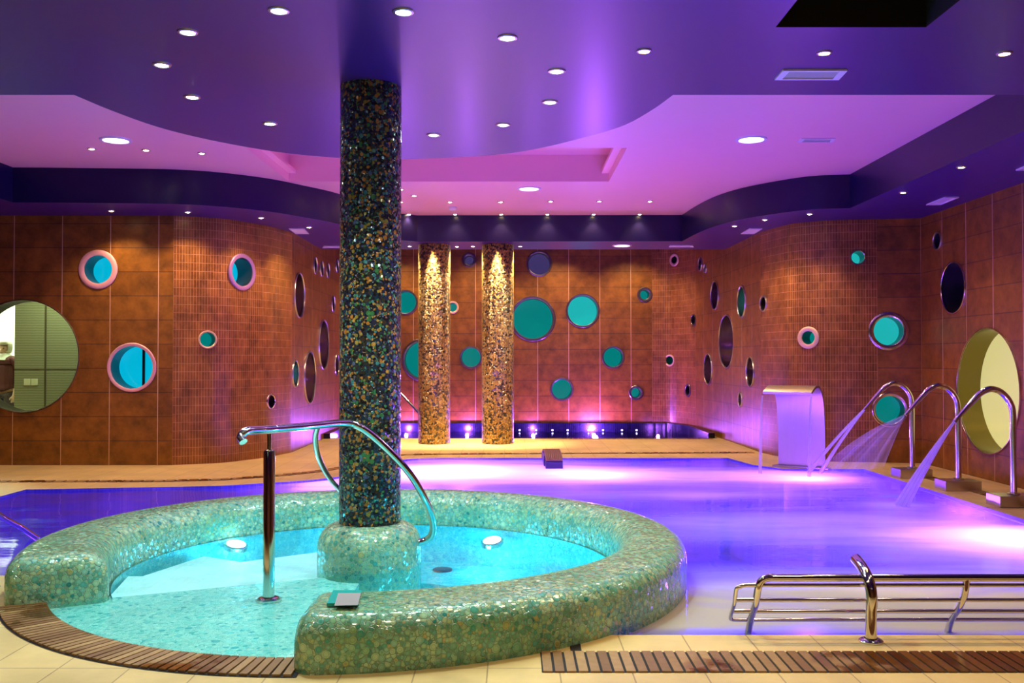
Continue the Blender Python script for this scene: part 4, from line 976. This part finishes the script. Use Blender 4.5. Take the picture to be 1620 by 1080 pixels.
m = MB(); m.box((-8.8, 14.9, 0), (-4.3, 15.0, 3)); m.box((-8.8, yl+.3, -.03), (-4.3, 15, 0)); m.box((-8.8, yl+.3, 2.9), (-4.3, 15, 3.0)); m.box((-8.9, yl+.3, 0), (-8.8, 15, 3)); m.box((-4.3, yl+.3, 0), (-4.25, 15, 3))
struct(m.build('wall_corridor_far', simple('white_plaster', (.85, .86, .78), .6)))
lamp('AREA', (-7.6, 14.0, 2.85), 80, (1, 1, .86), .8); lamp('AREA', (-6.0, 12.6, 2.85), 34, (1, 1, .8), .6)
sx = empty('wall_socket', A(48, 604, yw), 'pair of pale square sockets on the panelled corridor wall behind the big left porthole', 'socket')
for px in (43.5, 55):
    c_ = A(px, 604, yw); m = MB(); m.box((c_.x-.046, yw-.012, c_.z-.046), (c_.x+.046, yw, c_.z+.046)); m.build('plate', simple('pale_socket', (.60, .62, .42), .4), sx, bevel=.003)
# person in the corridor, seen through the porthole
pc = A(7, 567, 13.9); X0, Y0 = pc.x, 13.9
per = empty('person', (X0, Y0, 0), 'person with light grey hair, white collar and maroon clothes seen through the big left porthole', 'person')
def skin(name, pts, edges, mat, parent, lv=2):
    me = bpy.data.meshes.new(name); off = wloc(parent)
    me.from_pydata([tuple(Vector(p[:3])-off) for p in pts], edges, []); o = bpy.data.objects.new(name, me); COL.objects.link(o); o.parent = parent
    o.modifiers.new('skin', 'SKIN'); sv = me.skin_vertices[0].data
    for i, p in enumerate(pts): sv[i].radius = (p[3], p[4] if len(p) > 4 else p[3]); sv[i].use_root = i == 0
    s_ = o.modifiers.new('sub', 'SUBSURF'); s_.levels = lv; s_.render_levels = lv; me.materials.append(mat)
    return o
def pv(x, y, z, r, r2=None): return (X0+x, Y0+y, z, r, r2 or r)
sk = simple('skin_tone', (.55, .34, .24), .55)
HD = 1.455
pts = [pv(0,0,.92,.13,.10), pv(0,0,1.08,.12,.09), pv(0,0,1.26,.14,.095), pv(0,0,1.33,.07,.06), pv(0,0,1.39,.048), pv(0,-.01,HD,.075,.09), pv(0,-.005,1.53,.07,.085),
       pv(-.17,0,1.29,.05), pv(-.21,.02,1.05,.038), pv(-.20,-.08,.83,.028), pv(-.195,-.11,.76,.03,.016),
       pv(.17,0,1.29,.05), pv(.21,.02,1.05,.038), pv(.20,-.08,.83,.028), pv(.195,-.11,.76,.03,.016),
       pv(-.09,0,.80,.08), pv(-.09,0,.46,.055), pv(-.09,.01,.09,.036), pv(-.09,-.13,.03,.035,.025),
       pv(.09,0,.80,.08), pv(.09,0,.46,.055), pv(.09,.01,.09,.036), pv(.09,-.13,.03,.035,.025)]
E = [(0,1),(1,2),(2,3),(3,4),(4,5),(5,6),(3,7),(7,8),(8,9),(9,10),(3,11),(11,12),(12,13),(13,14),(0,15),(15,16),(16,17),(17,18),(0,19),(19,20),(20,21),(21,22)]
# fingers
for sx_ in (-1, 1):
    base = 10 if sx_ < 0 else 14
    for k in range(4):
        i = len(pts); pts.append(pv(sx_*.195-.024+.016*k, -.115, .72, .0085)); pts.append(pv(sx_*.195-.026+.017*k, -.125, .685-.006*abs(k-1.5), .0075)); E += [(base, i), (i, i+1)]
    i = len(pts); pts.append(pv(sx_*.195-sx_*.034, -.13, .75, .010)); pts.append(pv(sx_*.195-sx_*.040, -.14, .72, .009)); E += [(base, i), (i, i+1)]
skin('body', pts, E, sk, per)
hair = simple('light_grey_hair', (.62, .58, .48), .8)
m = MB(); prof = [(0, .125), (.05, .118), (.09, .09), (.108, .04), (.108, -.01), (.10, -.06), (.088, -.09)]
vs = []
m.lathe(prof, (X0, Y0+.02, HD+.03), 28, Matrix.Diagonal((.88, 1.0, .95, 1)), cap=False); h_ = m.build('hair', hair, per, True)
# cut the face opening
bm = bmesh.new(); bm.from_mesh(h_.data); bmesh.ops.delete(bm, geom=[f for f in bm.faces if f.calc_center_median().y < -.05 and f.calc_center_median().z < HD+.06], context='FACES'); bm.to_mesh(h_.data); bm.free()
so = h_.modifiers.new('thick', 'SOLIDIFY'); so.thickness = .015
for sx_ in (-1, 1):
    m = MB(); m.lathe([(0, -.011), (.009, -.006), (.011, 0), (.009, .006), (0, .011)], (X0+sx_*.032, Y0-.088, HD+.015), 10, cap=False); m.build('eye', simple('eye_dark', (.05, .04, .03), .2), per, True)
m = MB(); m.lathe([(0, .03), (.008, .02), (.014, -.01), (.006, -.02), (0, -.022)], (X0, Y0-.102, HD-.012), 10, cap=False); m.build('nose', sk, per, True)
m = MB(); m.tube([(X0-.026, Y0-.09, HD-.05), (X0, Y0-.099, HD-.052), (X0+.026, Y0-.09, HD-.05)], .006, 8); m.build('mouth', simple('lips', (.42, .14, .12), .5), per, True)
mar = simple('maroon_cloth', (.10, .022, .026), .85); skin('jacket', [pv(0,0,.80,.20,.16), pv(0,0,1.06,.19,.15), pv(0,0,1.25,.18,.14), pv(0,0,1.32,.10,.09), pv(-.18,0,1.27,.072), pv(-.225,.02,1.05,.06), pv(-.21,-.07,.86,.046), pv(.18,0,1.27,.072), pv(.225,.02,1.05,.06), pv(.21,-.07,.86,.046)], [(0,1),(1,2),(2,3),(3,4),(4,5),(5,6),(3,7),(7,8),(8,9)], mar, per)
skin('trousers', [pv(0,0,.92,.155,.12), pv(-.09,0,.80,.10), pv(-.09,0,.45,.075), pv(-.09,.01,.12,.06), pv(.09,0,.80,.10), pv(.09,0,.45,.075), pv(.09,.01,.12,.06)], [(0,1),(1,2),(2,3),(0,4),(4,5),(5,6)], simple('dark_cloth', (.06, .04, .04), .9), per)
m = MB(); m.lathe([(.13, -.07), (.105, -.02), (.07, .03), (.062, .035), (.09, -.02)], (X0, Y0, 1.37), 24, Matrix.Diagonal((1.05, .95, 1, 1)), cap=False); m.build('collar', simple('white_cloth', (.8, .8, .74), .8), per, True)
